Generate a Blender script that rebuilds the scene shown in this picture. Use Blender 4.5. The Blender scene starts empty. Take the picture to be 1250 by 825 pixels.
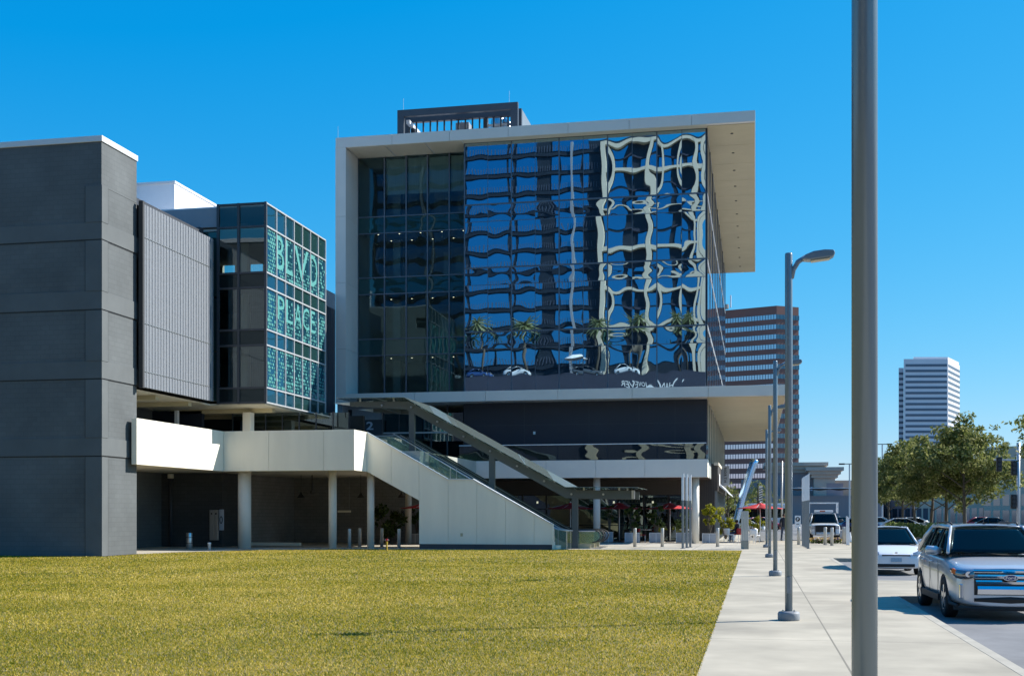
import bpy, bmesh, math, random
import numpy as np
from mathutils import Vector, Matrix
random.seed(7); rng = np.random.default_rng(7)
S = bpy.context.scene
C = S.collection
R = math.radians

# ---------------------------------------------------------------- camera, sky, sun, exposure
CAM_Z = 1.78; F = 1455.0; YAW = math.atan((922-625)/F)
cam = bpy.data.cameras.new('camera'); camo = bpy.data.objects.new('camera', cam); C.objects.link(camo)
camo.location = (0, 0, CAM_Z); camo.rotation_euler = (R(90), 0, YAW)
cam.sensor_width = 36; cam.sensor_fit = 'HORIZONTAL'; cam.lens = F/1250*36
cam.shift_y = (626-412.5)/1250; cam.clip_start = 0.1; cam.clip_end = 6000
S.camera = camo
SUN_AZ = 28.0; SUN_EL = 38.0          # azimuth from +X towards +Y
w = bpy.data.worlds.new('World'); S.world = w; w.use_nodes = True
nt = w.node_tree; nt.nodes.clear()
sky = nt.nodes.new('ShaderNodeTexSky'); sky.sky_type = 'NISHITA'; sky.sun_disc = False
sky.sun_elevation = R(SUN_EL); sky.sun_rotation = R(90-SUN_AZ)
sky.altitude = 0; sky.air_density = 1.0; sky.dust_density = 0.15; sky.ozone_density = 4.5
hs = nt.nodes.new('ShaderNodeHueSaturation'); hs.inputs['Hue'].default_value = 0.5; hs.inputs['Saturation'].default_value = 1.1
bg = nt.nodes.new('ShaderNodeBackground'); bg.inputs['Strength'].default_value = 0.1
out = nt.nodes.new('ShaderNodeOutputWorld')
tn = nt.nodes.new('ShaderNodeMix'); tn.data_type = 'RGBA'; tn.blend_type = 'MULTIPLY'; tn.inputs['Factor'].default_value = 1; tn.inputs['B'].default_value = (.50, .86, 1.0, 1)
nt.links.new(sky.outputs[0], tn.inputs['A']); nt.links.new(tn.outputs['Result'], hs.inputs['Color']); 
# grade the sky towards the saturated blue of the photograph, channel by channel
sp = nt.nodes.new('ShaderNodeSeparateColor'); cb_ = nt.nodes.new('ShaderNodeCombineColor'); nt.links.new(hs.outputs[0], sp.inputs[0])
def skm(op, a, b):
    n = nt.nodes.new('ShaderNodeMath'); n.operation = op; nt.links.new(a, n.inputs[0]); n.inputs[1].default_value = b; return n.outputs[0]
k_ = 0.1741
r_ = skm('MAXIMUM', skm('MULTIPLY', skm('SUBTRACT', skm('MULTIPLY', sp.outputs[0], k_), .040), 1.25/k_), .002/k_)
g_ = skm('MULTIPLY', skm('POWER', skm('MULTIPLY', sp.outputs[1], k_), .655), .743/k_)
b_ = skm('MULTIPLY', skm('POWER', skm('MULTIPLY', sp.outputs[2], k_), .35), .905/k_)
for q_, o_ in zip((r_, g_, b_), cb_.inputs): nt.links.new(q_, o_)
nt.links.new(cb_.outputs[0], bg.inputs['Color']); nt.links.new(bg.outputs[0], out.inputs['Surface'])
sl = bpy.data.lights.new('sun', 'SUN'); so = bpy.data.objects.new('sun', sl); C.objects.link(so)
sl.energy = 5.0; sl.angle = R(0.5); sl.color = (1.0, 0.955, 0.885)
sd = Vector((math.cos(R(SUN_AZ))*math.cos(R(SUN_EL)), math.sin(R(SUN_AZ))*math.cos(R(SUN_EL)), math.sin(R(SUN_EL))))
so.rotation_euler = sd.to_track_quat('Z', 'Y').to_euler(); so.location = (60, 30, 80)
S.view_settings.view_transform = 'Standard'; S.view_settings.look = 'None'
S.view_settings.exposure = 0.8; S.view_settings.gamma = 1.0; S.view_settings.use_curve_mapping = False

# ---------------------------------------------------------------- surveying helpers: photo measurements -> metres
ca, sa = math.cos(YAW), math.sin(YAW)
def dep(X, Y): return Y*ca - X*sa
def fx(px, Y): r = (px-625)/F; return Y/(ca+r*sa)*(r*ca-sa)
def fy(px, X): r = (px-625)/F; return X/(r*ca-sa)*(ca+r*sa)
def fz(py, X, Y): return CAM_Z + (626-py)*dep(X, Y)/F
def gp(px, py, z=0.0):
    D = F*(CAM_Z-z)/(py-626); r = (px-625)/F
    return D*(r*ca-sa), D*(ca+r*sa)
def dp(px, D): r = (px-625)/F; return D*(r*ca-sa), D*(ca+r*sa)

# ---------------------------------------------------------------- materials
MATS = {}
def mat(name, col, rough=0.7, metal=0.0, spec=0.5, var=0.0, vscale=2.0, bump=0.0, bscale=30.0, col2=None, stretch=(1,1,1), coat=0.0, world=True):
    if name in MATS: return MATS[name]
    m = bpy.data.materials.new(name); m.use_nodes = True; N = m.node_tree.nodes; L = m.node_tree.links
    b = N['Principled BSDF']
    b.inputs['Base Color'].default_value = (*col, 1); b.inputs['Roughness'].default_value = rough
    b.inputs['Metallic'].default_value = metal; b.inputs['Specular IOR Level'].default_value = spec
    b.inputs['Coat Weight'].default_value = coat; b.inputs['Coat Roughness'].default_value = 0.03
    if var or bump:
        if world: g = N.new('ShaderNodeNewGeometry'); src = g.outputs['Position']
        else: g = N.new('ShaderNodeTexCoord'); src = g.outputs['Object']
        mp = N.new('ShaderNodeMapping'); mp.inputs['Scale'].default_value = stretch; L.new(src, mp.inputs['Vector'])
    if var:
        n = N.new('ShaderNodeTexNoise'); n.inputs['Scale'].default_value = vscale; n.inputs['Detail'].default_value = 8; n.inputs['Roughness'].default_value = .62
        L.new(mp.outputs[0], n.inputs['Vector'])
        r = N.new('ShaderNodeValToRGB'); r.color_ramp.elements[0].position = .3; r.color_ramp.elements[1].position = .72
        c2 = col2 or tuple(min(1, c*(1+var)) for c in col); c1 = tuple(c*(1-var) for c in col)
        r.color_ramp.elements[0].color = (*c1, 1); r.color_ramp.elements[1].color = (*c2, 1)
        L.new(n.outputs['Fac'], r.inputs['Fac']); L.new(r.outputs['Color'], b.inputs['Base Color'])
    if bump:
        n2 = N.new('ShaderNodeTexNoise'); n2.inputs['Scale'].default_value = bscale; n2.inputs['Detail'].default_value = 4
        L.new(mp.outputs[0], n2.inputs['Vector'])
        bp = N.new('ShaderNodeBump'); bp.inputs['Strength'].default_value = bump; bp.inputs['Distance'].default_value = .02
        L.new(n2.outputs['Fac'], bp.inputs['Height']); L.new(bp.outputs['Normal'], b.inputs['Normal'])
    MATS[name] = m; return m

def brick_mat(name, c1, c2, mortar, scale, bw, rh, ms=.02, plane='xz', rough=.85, bump=.4):
    m = bpy.data.materials.new(name); m.use_nodes = True; N = m.node_tree.nodes; L = m.node_tree.links; b = N['Principled BSDF']
    g = N.new('ShaderNodeNewGeometry'); s = N.new('ShaderNodeSeparateXYZ'); L.new(g.outputs['Position'], s.inputs[0])
    ad = N.new('ShaderNodeMath'); ad.operation = 'ADD'; L.new(s.outputs['X'], ad.inputs[0]); L.new(s.outputs['Y'], ad.inputs[1])
    cb = N.new('ShaderNodeCombineXYZ')
    if plane == 'xz': L.new(ad.outputs[0], cb.inputs[0]); L.new(s.outputs['Z'], cb.inputs[1])
    else: L.new(s.outputs['X'], cb.inputs[0]); L.new(s.outputs['Y'], cb.inputs[1])
    t = N.new('ShaderNodeTexBrick'); t.inputs['Scale'].default_value = scale; t.inputs['Brick Width'].default_value = bw; t.inputs['Row Height'].default_value = rh
    t.inputs['Mortar Size'].default_value = ms; t.inputs['Color1'].default_value = (*c1, 1); t.inputs['Color2'].default_value = (*c2, 1); t.inputs['Mortar'].default_value = (*mortar, 1)
    L.new(cb.outputs[0], t.inputs['Vector'])
    n = N.new('ShaderNodeTexNoise'); n.inputs['Scale'].default_value = .35; n.inputs['Detail'].default_value = 9; L.new(g.outputs['Position'], n.inputs['Vector'])
    mx = N.new('ShaderNodeMix'); mx.data_type = 'RGBA'; mx.blend_type = 'OVERLAY'; mx.inputs['Factor'].default_value = .45
    L.new(t.outputs['Color'], mx.inputs['A']); L.new(n.outputs['Fac'], mx.inputs['B']); L.new(mx.outputs['Result'], b.inputs['Base Color'])
    b.inputs['Roughness'].default_value = rough; b.inputs['Specular IOR Level'].default_value = .25
    MATS[name] = m; return m

def glass_mat(name, gloss, fac, under, transp=None, tf=0.0, rough=.01):
    """coated window glass: mirror layer over a dark body that is partly see-through"""
    m = bpy.data.materials.new(name); m.use_nodes = True; N = m.node_tree.nodes; L = m.node_tree.links; N.clear()
    o = N.new('ShaderNodeOutputMaterial'); g = N.new('ShaderNodeBsdfGlossy'); g.inputs['Color'].default_value = (*gloss, 1); g.inputs['Roughness'].default_value = rough
    d = N.new('ShaderNodeBsdfDiffuse'); d.inputs['Color'].default_value = (*under, 1); body = d.outputs[0]
    if transp:
        t = N.new('ShaderNodeBsdfTransparent'); t.inputs['Color'].default_value = (*transp, 1)
        mt = N.new('ShaderNodeMixShader'); mt.inputs[0].default_value = tf; L.new(d.outputs[0], mt.inputs[1]); L.new(t.outputs[0], mt.inputs[2]); body = mt.outputs[0]
    lw = N.new('ShaderNodeFresnel'); lw.inputs['IOR'].default_value = 1.5
    mr = N.new('ShaderNodeMapRange'); mr.inputs['From Min'].default_value = .04; mr.inputs['From Max'].default_value = 1; mr.inputs['To Min'].default_value = fac; mr.inputs['To Max'].default_value = 1
    L.new(lw.outputs[0], mr.inputs['Value'])
    mx = N.new('ShaderNodeMixShader'); L.new(mr.outputs[0], mx.inputs[0]); L.new(body, mx.inputs[1]); L.new(g.outputs[0], mx.inputs[2]); L.new(mx.outputs[0], o.inputs['Surface'])
    MATS[name] = m; return m

M = {}
M['white_panel'] = mat('white_panel', (.86,.80,.66), .55, var=.07, vscale=.9, stretch=(1,1,.16))
M['frame_panel'] = mat('frame_panel', (.66,.62,.56), .5, var=.05, vscale=.5)
M['terrace_panel'] = mat('terrace_panel', (.68,.65,.60), .5, var=.05, vscale=.6)
M['soffit'] = mat('soffit', (.50,.43,.27), .6, var=.07, vscale=.5)
M['soffit_pale'] = mat('soffit_pale', (.66,.60,.48), .6, var=.06, vscale=.5)
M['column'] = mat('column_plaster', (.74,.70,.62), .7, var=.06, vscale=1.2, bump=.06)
M['block'] = brick_mat('block_wall', (.118,.129,.133), (.109,.119,.123), (.093,.102,.106), 1.0, .4, .2, .008)
M['block_band'] = mat('block_band', (.120,.131,.135), .8, spec=.25, var=.10, vscale=.7)
M['coping'] = mat('coping', (.62,.64,.66), .4, var=.04)
M['dark_wall'] = brick_mat('dark_block', (.060,.062,.064), (.052,.054,.056), (.042,.044,.046), 1.0, .4, .2, .01)
M['grey_block'] = brick_mat('grey_block', (.26,.25,.235), (.23,.222,.21), (.18,.175,.165), 1.0, .4, .2, .012)
M['dark_metal'] = mat('dark_metal', (.05,.055,.065), .45, var=.08, vscale=1)
M['navy_panel'] = mat('navy_panel', (.016,.02,.034), .4, var=.1, vscale=.6)
M['brown_siding'] = mat('brown_siding', (.06,.052,.045), .6, var=.12, vscale=1.5, stretch=(1,1,.2))
M['grey_metal'] = mat('grey_metal', (.22,.24,.25), .4, metal=.3, var=.05)
M['canopy_steel'] = mat('canopy_steel', (.085,.098,.10), .5, var=.07, vscale=1.2)
M['mullion'] = mat('mullion', (.10,.12,.15), .4, metal=.3)
M['mullion_pale'] = mat('mullion_pale', (.50,.52,.53), .4, metal=.3)
M['fascia_grey'] = mat('fascia_grey', (.26,.28,.31), .5, var=.05)
M['penthouse'] = mat('penthouse_wall', (.72,.73,.75), .5, var=.03)
M['steel'] = mat('steel', (.55,.56,.57), .28, metal=.9, var=.05)
M['bollard'] = mat('bollard_metal', (.52,.51,.48), .45, metal=.4, var=.06)
M['pole'] = mat('pole_paint', (.155,.205,.245), .27, metal=.15, spec=.9, var=.10, vscale=2.5, bump=.0, stretch=(1,1,.15), world=False)
M['pole_base'] = mat('pole_base', (.22,.24,.26), .6, var=.12, vscale=6, bump=.1)
M['car_chrome'] = mat('car_chrome', (.84,.85,.86), .10, metal=1)
M['polished'] = mat('sky_tinted_steel', (.48,.68,.92), .24, metal=1)  # polished metal; blue tint in its colour stands in for reflected sky
M['headlamp'] = glass_mat('headlamp', (.9,.9,.9), .22, (.07,.07,.075))
M['chrome'] = mat('chrome', (.85,.86,.88), .06, metal=1)
M['white_paint'] = mat('white_paint', (.78,.78,.78), .5, var=.03)
M['black'] = mat('black', (.012,.012,.013), .5)
M['charcoal'] = mat('charcoal', (.03,.032,.035), .6)
M['letter_grey'] = mat('letter_grey', (.45,.5,.58), .5)
M['red_fabric'] = mat('red_fabric', (.42,.012,.02), .8, var=.12, vscale=2)
M['red_paint'] = mat('red_paint', (.42,.02,.02), .5)
M['planter'] = mat('planter', (.36,.38,.42), .5, metal=.2, var=.1, vscale=3)
M['soil'] = mat('soil', (.05,.035,.025), .95, var=.3, vscale=8)
M['kerb'] = mat('kerb', (.36,.33,.27), .85, var=.15, vscale=2)
M['teal_film'] = mat('teal_film', (.075,.29,.27), .5, var=.08, vscale=1.5)
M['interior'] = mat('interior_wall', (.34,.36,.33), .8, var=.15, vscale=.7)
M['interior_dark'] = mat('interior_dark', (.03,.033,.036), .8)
M['ceiling'] = mat('ceiling_tile', (.5,.5,.46), .8, var=.05)
M['curtain'] = mat('curtain', (.42,.45,.40), .85, var=.1, vscale=3, stretch=(4,4,.2))
M['bark'] = mat('bark', (.10,.085,.065), .9, var=.3, vscale=6, stretch=(1,1,.3), bump=.4, bscale=14)
M['beige_wall'] = mat('beige_wall', (.46,.38,.29), .8, var=.06, vscale=.15)
M['tan_wall'] = mat('tan_wall', (.46,.39,.31), .8, var=.06, vscale=.15)
M['mall_grey'] = mat('mall_grey', (.27,.24,.25), .8, var=.06, vscale=.15)
M['mall_tan'] = mat('mall_tan', (.42,.37,.31), .8, var=.06, vscale=.15)
M['brown_granite'] = mat('brown_granite', (.20,.085,.065), .6, var=.08, vscale=.1)
M['tower_white'] = mat('tower_white', (.62,.62,.65), .6, var=.03, vscale=.1)
M['apart_frame'] = mat('apartment_frame', (.62,.55,.43), .7, var=.06, vscale=.2)
M['podium'] = mat('podium_wall', (.032,.038,.062), .7, var=.12, vscale=.25)
M['apart_band'] = mat('apartment_band', (.011,.018,.028), .5, var=.2, vscale=.3)
M['main_glass'] = glass_mat('main_glass', (.50,.68,.80), .74, (.004,.012,.03))
M['spandrel'] = glass_mat('spandrel_glass', (.50,.68,.80), .68, (.006,.014,.034))
M['side_glass'] = glass_mat('side_glass', (.62,.66,.74), .5, (.03,.035,.05), rough=.03)
M['clear_glass'] = glass_mat('clear_glass', (.30,.50,.60), .10, (.012,.032,.040), (.60,.74,.73), .90)
M['box_glass'] = glass_mat('box_glass', (.6,.7,.72), .17, (.008,.02,.022), (.62,.76,.72), .92)
M['teal_spandrel'] = glass_mat('teal_spandrel', (.40,.60,.65), .09, (.013,.042,.042))
M['box_blue'] = glass_mat('box_side_glass', (.55,.7,.75), .30, (.012,.06,.09))
M['box_dark'] = glass_mat('box_spandrel', (.5,.6,.62), .06, (.012,.018,.02))
M['rail_glass'] = glass_mat('rail_glass', (.9,.95,.95), .10, (.30,.42,.39), (.75,.88,.84), .80)
M['canopy_glass'] = glass_mat('canopy_glass', (.8,.9,.9), .10, (.42,.52,.49), (.72,.85,.80), .5)
M['shop_glass'] = glass_mat('shop_glass', (.6,.75,.78), .22, (.006,.01,.012), (.3,.36,.36), .8)
M['far_glass'] = glass_mat('far_glass', (.85,.72,.82), .6, (.05,.05,.08), rough=.04)
M['far_dark_glass'] = glass_mat('far_dark_glass', (.5,.58,.66), .25, (.05,.065,.085), rough=.05)
M['apart_glass'] = glass_mat('apartment_glass', (.24,.52,.72), .8, (.004,.012,.03), rough=.02)
M['car_glass'] = glass_mat('car_glass', (.34,.46,.47), .05, (.004,.009,.010), (.30,.40,.40), .75)
M['tyre'] = mat('tyre', (.014,.014,.015), .8)
M['rim'] = mat('rim', (.55,.56,.58), .25, metal=.9)
M['silver_paint'] = mat('silver_paint', (.62,.63,.655), .30, metal=.45, coat=.7)
M['car_white'] = mat('car_white', (.72,.74,.76), .3, coat=.7)
M['car_blue'] = mat('car_blue', (.03,.07,.2), .3, coat=.6)
M['car_grey'] = mat('car_grey', (.12,.13,.14), .3, metal=.3, coat=.6)
M['car_red'] = mat('car_red', (.3,.02,.02), .3, coat=.6)
M['car_black'] = mat('car_black', (.015,.016,.018), .3, coat=.6)
M['plastic'] = mat('plastic', (.02,.02,.021), .6)
M['lamp_glass'] = glass_mat('lamp_glass', (.95,.95,.95), .25, (.35,.35,.36), (.9,.9,.9), .3)
M['amber'] = mat('amber', (.5,.10,.03), .2, coat=.5)
M['emblem_blue'] = mat('emblem_blue', (.01,.03,.14), .25, coat=.6)
M['plate'] = mat('plate', (.30,.42,.52), .4, var=.25, vscale=30, world=False)
M['skin'] = mat('skin', (.45,.27,.19), .6)
M['cloth_dark'] = mat('cloth_dark', (.02,.025,.04), .9)
M['cloth_jean'] = mat('cloth_jean', (.05,.07,.12), .9)
M['hair'] = mat('hair', (.02,.014,.01), .7)
M['yellow_paint'] = mat('yellow_paint', (.5,.33,.03), .6)
M['ribbon_dark'] = mat('ribbon_dark', (.10,.13,.17), .4)
M['screen_rib'] = mat('screen_rib', (.36,.37,.39), .5)
M['tan_bottle'] = mat('tan_bottle', (.35,.25,.12), .4)
M['lens'] = mat('lens', (.6,.52,.36), .35)

def emis(name, col, st):
    m = bpy.data.materials.new(name); m.use_nodes = True; b = m.node_tree.nodes['Principled BSDF']
    b.inputs['Base Color'].default_value = (*col, 1); b.inputs['Emission Color'].default_value = (*col, 1); b.inputs['Emission Strength'].default_value = st
    return m
M['downlight'] = emis('downlight', (1, .86, .62), 1.8)

def foliage(name, ca_, cb_, cc_, trans=.35):
    m = bpy.data.materials.new(name); m.use_nodes = True; N = m.node_tree.nodes; L = m.node_tree.links; b = N['Principled BSDF']
    g = N.new('ShaderNodeNewGeometry'); r = N.new('ShaderNodeValToRGB'); r.color_ramp.elements[0].color = (*ca_, 1); r.color_ramp.elements[1].color = (*cc_, 1)
    e = r.color_ramp.elements.new(.5); e.color = (*cb_, 1)
    L.new(g.outputs['Random Per Island'], r.inputs['Fac']); L.new(r.outputs['Color'], b.inputs['Base Color'])
    b.inputs['Roughness'].default_value = .6; b.inputs['Specular IOR Level'].default_value = .15
    t = N.new('ShaderNodeBsdfTranslucent'); L.new(r.outputs['Color'], t.inputs['Color'])
    mx = N.new('ShaderNodeMixShader'); mx.inputs[0].default_value = trans; L.new(b.outputs[0], mx.inputs[1]); L.new(t.outputs[0], mx.inputs[2])
    L.new(mx.outputs[0], N['Material Output'].inputs['Surface']); return m
M['oak'] = foliage('oak_leaves', (.08,.11,.026), (.17,.19,.05), (.32,.32,.13), .4)
M['shrub'] = foliage('shrub_leaves', (.14,.17,.012), (.26,.26,.02), (.42,.38,.03), .4)
M['dark_shrub'] = foliage('dark_shrub_leaves', (.03,.05,.015), (.05,.08,.02), (.09,.12,.03))
M['hedge'] = foliage('hedge_leaves', (.11,.16,.03), (.19,.24,.06), (.32,.34,.14))
M['palm'] = foliage('palm_leaves', (.14,.18,.08), (.24,.27,.13), (.38,.38,.22))
M['flowers'] = foliage('flower_petals', (.7,.6,.6), (.75,.5,.03), (.12,.02,.25), .2)

# ---------------------------------------------------------------- mesh builder
class MB:
    def __init__(s): s.v = []; s.f = []
    def add(s, vs, fs):
        o = len(s.v); s.v += [tuple(p) for p in vs]; s.f += [tuple(i+o for i in f) for f in fs]; return s
    def box(s, x0, x1, y0, y1, z0, z1):
        if x0 > x1: x0, x1 = x1, x0
        if y0 > y1: y0, y1 = y1, y0
        if z0 > z1: z0, z1 = z1, z0
        return s.add([(x0,y0,z0),(x1,y0,z0),(x1,y1,z0),(x0,y1,z0),(x0,y0,z1),(x1,y0,z1),(x1,y1,z1),(x0,y1,z1)],
                     [(0,3,2,1),(4,5,6,7),(0,1,5,4),(1,2,6,5),(2,3,7,6),(3,0,4,7)])
    def prism(s, poly, lo, hi, axis='z'):
        n = len(poly)
        def P(p, t): return (p[0],p[1],t) if axis == 'z' else ((p[0],t,p[1]) if axis == 'y' else (t,p[0],p[1]))
        a = sum(poly[i][0]*poly[(i+1)%n][1]-poly[(i+1)%n][0]*poly[i][1] for i in range(n))
        if axis == 'y': a = -a
        if a < 0: poly = poly[::-1]
        vs = [P(p, lo) for p in poly]+[P(p, hi) for p in poly]
        return s.add(vs, [tuple(range(n-1,-1,-1)), tuple(range(n,2*n))]+[(i,(i+1)%n,n+(i+1)%n,n+i) for i in range(n)])
    def tube(s, pts, r, n=8, caps=True):
        pts = [Vector(p) for p in pts]; rs = r if isinstance(r, (list,tuple)) else [r]*len(pts)
        ref = None; vs = []; fs = []
        for i, p in enumerate(pts):
            d = (pts[min(i+1,len(pts)-1)]-pts[max(i-1,0)]).normalized()
            if ref is None: ref = Vector((1,0,0)) if abs(d.x) < .9 else Vector((0,1,0))
            u = (ref-d*ref.dot(d)).normalized(); v = d.cross(u); ref = u
            for k in range(n):
                t = 2*math.pi*k/n; vs.append(p+(u*math.cos(t)+v*math.sin(t))*rs[i])
        for i in range(len(pts)-1):
            for k in range(n):
                fs.append((i*n+k, i*n+(k+1)%n, (i+1)*n+(k+1)%n, (i+1)*n+k))
        if caps: fs.append(tuple(range(n-1,-1,-1))); fs.append(tuple(range((len(pts)-1)*n, len(pts)*n)))
        return s.add(vs, fs)
    def cyl(s, x, y, z0, z1, r, n=16, r2=None): return s.tube([(x,y,z0),(x,y,z1)], [r, r if r2 is None else r2], n)
    def lathe(s, x, y, prof, n=20):
        vs = []; fs = []
        for (r, z) in prof:
            for k in range(n):
                t = 2*math.pi*k/n; vs.append((x+r*math.cos(t), y+r*math.sin(t), z))
        m = len(prof)
        for i in range(m-1):
            for k in range(n): fs.append((i*n+k, i*n+(k+1)%n, (i+1)*n+(k+1)%n, (i+1)*n+k))
        fs.append(tuple(range(n-1,-1,-1))); fs.append(tuple(range((m-1)*n, m*n)))
        return s.add(vs, fs)
    def bar(s, p, q, wx, wz=None):
        """square bar from p to q"""
        p = Vector(p); q = Vector(q); d = (q-p).normalized(); wz = wz or wx
        up = Vector((0,0,1)) if abs(d.z) < .95 else Vector((0,1,0))
        u = d.cross(up).normalized()*wx/2; v = u.cross(d).normalized()*wz/2
        vs = [p-u-v, p+u-v, p+u+v, p-u+v, q-u-v, q+u-v, q+u+v, q-u+v]
        return s.add(vs, [(0,1,2,3),(7,6,5,4),(0,4,5,1),(1,5,6,2),(2,6,7,3),(3,7,4,0)])
    def text(s, string, size, mapf, ext=.02, align='CENTER', sx=1.0, bold=0.0):
        cu = bpy.data.curves.new('t', 'FONT'); cu.body = string; cu.size = size; cu.align_x = align; cu.resolution_u = 2; cu.offset = bold; cu.extrude = ext
        o = bpy.data.objects.new('t', cu); C.objects.link(o); dg = bpy.context.evaluated_depsgraph_get(); dg.update()
        me = bpy.data.meshes.new_from_object(o.evaluated_get(dg))
        s.add([mapf(v.co.x*sx, v.co.y, v.co.z) for v in me.vertices], [tuple(p.vertices) for p in me.polygons])
        bpy.data.objects.remove(o); bpy.data.curves.remove(cu); bpy.data.meshes.remove(me); return s
    def build(s, name, m, parent=None, bevel=0, smooth=False, kind=None):
        me = bpy.data.meshes.new(name); org = ORG.get(parent.name, (0,0,0)) if parent else (0,0,0)
        me.from_pydata([(p[0]-org[0], p[1]-org[1], p[2]-org[2]) for p in s.v], [], s.f); me.materials.append(m)
        if smooth: me.polygons.foreach_set('use_smooth', [True]*len(me.polygons))
        me.update()
        o = bpy.data.objects.new(name, me); C.objects.link(o)
        if parent: o.parent = parent; ORG[o.name] = org
        if bevel:
            b = o.modifiers.new('bevel', 'BEVEL'); b.width = bevel; b.segments = 2; b.limit_method = 'ANGLE'
        if kind: o['kind'] = kind
        return o
ORG = {}
def B(*a): return MB().box(*a)
def thing(name, label, cat, loc=(0,0,0), group=None):
    o = bpy.data.objects.new(name, None); o.empty_display_size = .3; C.objects.link(o); o.location = loc; ORG[o.name] = tuple(loc)
    o['label'] = label; o['category'] = cat
    if group: o['group'] = group
    return o
def tag(o, label, cat, group=None):
    o['label'] = label; o['category'] = cat
    if group: o['group'] = group
    return o
def kids(o): return [c for c in C.objects if c.parent == o]
def dup(o, loc, rz=0, label=None, parent=None, scale=None):
    c = o.copy(); C.objects.link(c)
    if parent: c.parent = parent
    else:
        c.location = loc; c.rotation_euler = (0,0,rz)
        if label: c['label'] = label
        if scale: c.scale = scale
    for k in kids(o): dup(k, None, parent=c)
    return c
def smooth_by_angle(o, ang=40):
    me = o.data; bm = bmesh.new(); bm.from_mesh(me)
    for f in bm.faces: f.smooth = True
    for e in bm.edges:
        if len(e.link_faces) == 2 and e.calc_face_angle(0) > R(ang): e.smooth = False
    bm.to_mesh(me); bm.free()
def struct(name, mb, m):
    o = mb.build(name, m); o['kind'] = 'structure'; return o

# ================================================================= GROUND
LAWN_E = -.63; KX = 3.0
def joint_mat(name, col, xs, step, off, var=.07, groove=.012, dark=.5):
    m = mat(name, col, .85, var=var, vscale=.9); N = m.node_tree.nodes; L = m.node_tree.links
    g = N.new('ShaderNodeNewGeometry'); s = N.new('ShaderNodeSeparateXYZ'); L.new(g.outputs['Position'], s.inputs[0])
    def op(o, a, b=None):
        n = N.new('ShaderNodeMath'); n.operation = o
        for i, q in enumerate((a, b)):
            if q is None: continue
            if isinstance(q, (int, float)): n.inputs[i].default_value = q
            else: L.new(q, n.inputs[i])
        return n.outputs[0]
    lines = [op('LESS_THAN', op('ABSOLUTE', op('SUBTRACT', s.outputs['X'], x)), groove) for x in xs]
    lines.append(op('LESS_THAN', op('ABSOLUTE', op('SUBTRACT', op('MODULO', op('ADD', s.outputs['Y'], off), step), step/2)), groove))
    l = lines[0]
    for q in lines[1:]: l = op('MAXIMUM', l, q)
    b = N['Principled BSDF']; src = b.inputs['Base Color'].links[0].from_socket
    n3 = N.new('ShaderNodeTexNoise'); n3.inputs['Scale'].default_value = .45; n3.inputs['Detail'].default_value = 10; L.new(g.outputs['Position'], n3.inputs['Vector'])
    mo = N.new('ShaderNodeMix'); mo.data_type = 'RGBA'; mo.blend_type = 'OVERLAY'; mo.inputs['Factor'].default_value = .55; L.new(src, mo.inputs['A']); L.new(n3.outputs['Fac'], mo.inputs['B'])
    mx = N.new('ShaderNodeMix'); mx.data_type = 'RGBA'; L.new(l, mx.inputs['Factor']); L.new(mo.outputs['Result'], mx.inputs['A']); mx.inputs['B'].default_value = tuple(c*dark for c in col)+(1,)
    L.new(mx.outputs['Result'], b.inputs['Base Color']); return m
SW = joint_mat('sidewalk_concrete', (.37,.328,.252), [1.05], 5.2, 1.0)
PV = joint_mat('plaza_concrete', (.39,.355,.29), [-12, -6, -3], 3.0, 0.4, groove=.015)
AS = mat('asphalt', (.17,.17,.172), .9, var=.25, vscale=.8)
GA = mat('ground_asphalt', (.15,.15,.15), .9, var=.2, vscale=.2)
DIRT = mat('lawn_soil', (.16,.13,.045), .95, var=.35, vscale=3)

struct('ground', MB().prism([(-2500,-600),(2500,-600),(2500,3500),(-2500,3500)], -1.2, -.16), GA)
struct('street', MB().prism([(2.6,-60),(30,-60),(30,130),(2.6,130)], -.159, -.14), AS)
# walk with bump-outs: one raised slab, kerbs as a separate proud edge
walk = [(LAWN_E,-40),(KX,-40),(KX,26.7),(5.55,26.7),(5.55,32.2),(4.7,33.0),(KX,33.0),(KX,48.7),(5.5,48.7),(5.5,55),(7.2,57.5),(7.2,79),(LAWN_E,79)]
struct('sidewalk', MB().prism(walk, -.158, 0), SW)
kb = MB()
for i_, (a, b) in enumerate(zip(walk[1:11], walk[2:12])):
    a = Vector((*a,0)); b = Vector((*b,0)); d = (b-a).normalized(); n = Vector((d.y,-d.x,0))
    q = [a-n*.14, b-n*.14, b+n*.004, a+n*.004]
    kb.prism([(p.x,p.y) for p in q], -.157, .003+.0006*(i_%2))
struct('kerb', kb, M['kerb'])
plaza = [(-60,47.9),(-26.35,47.9),(-26.0,50.0),(-23.5,54.2),(-19.5,56.6),(-10,57.25),(-9.6,58.0),(LAWN_E-.004,58.1),(LAWN_E-.004,125),(-60,125)]
struct('plaza_pavement', MB().prism(plaza, -.157, 0.0), PV)
lawn = [(-80,-40),(LAWN_E-.004,-40),(LAWN_E-.004,58.1),(-9.6,58.0),(-10,57.25),(-19.5,56.6),(-23.5,54.2),(-26.0,50.0),(-26.35,47.9),(-80,47.9)]
struct('lawn', MB().prism(lawn, -.156, -.015), DIRT)

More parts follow.
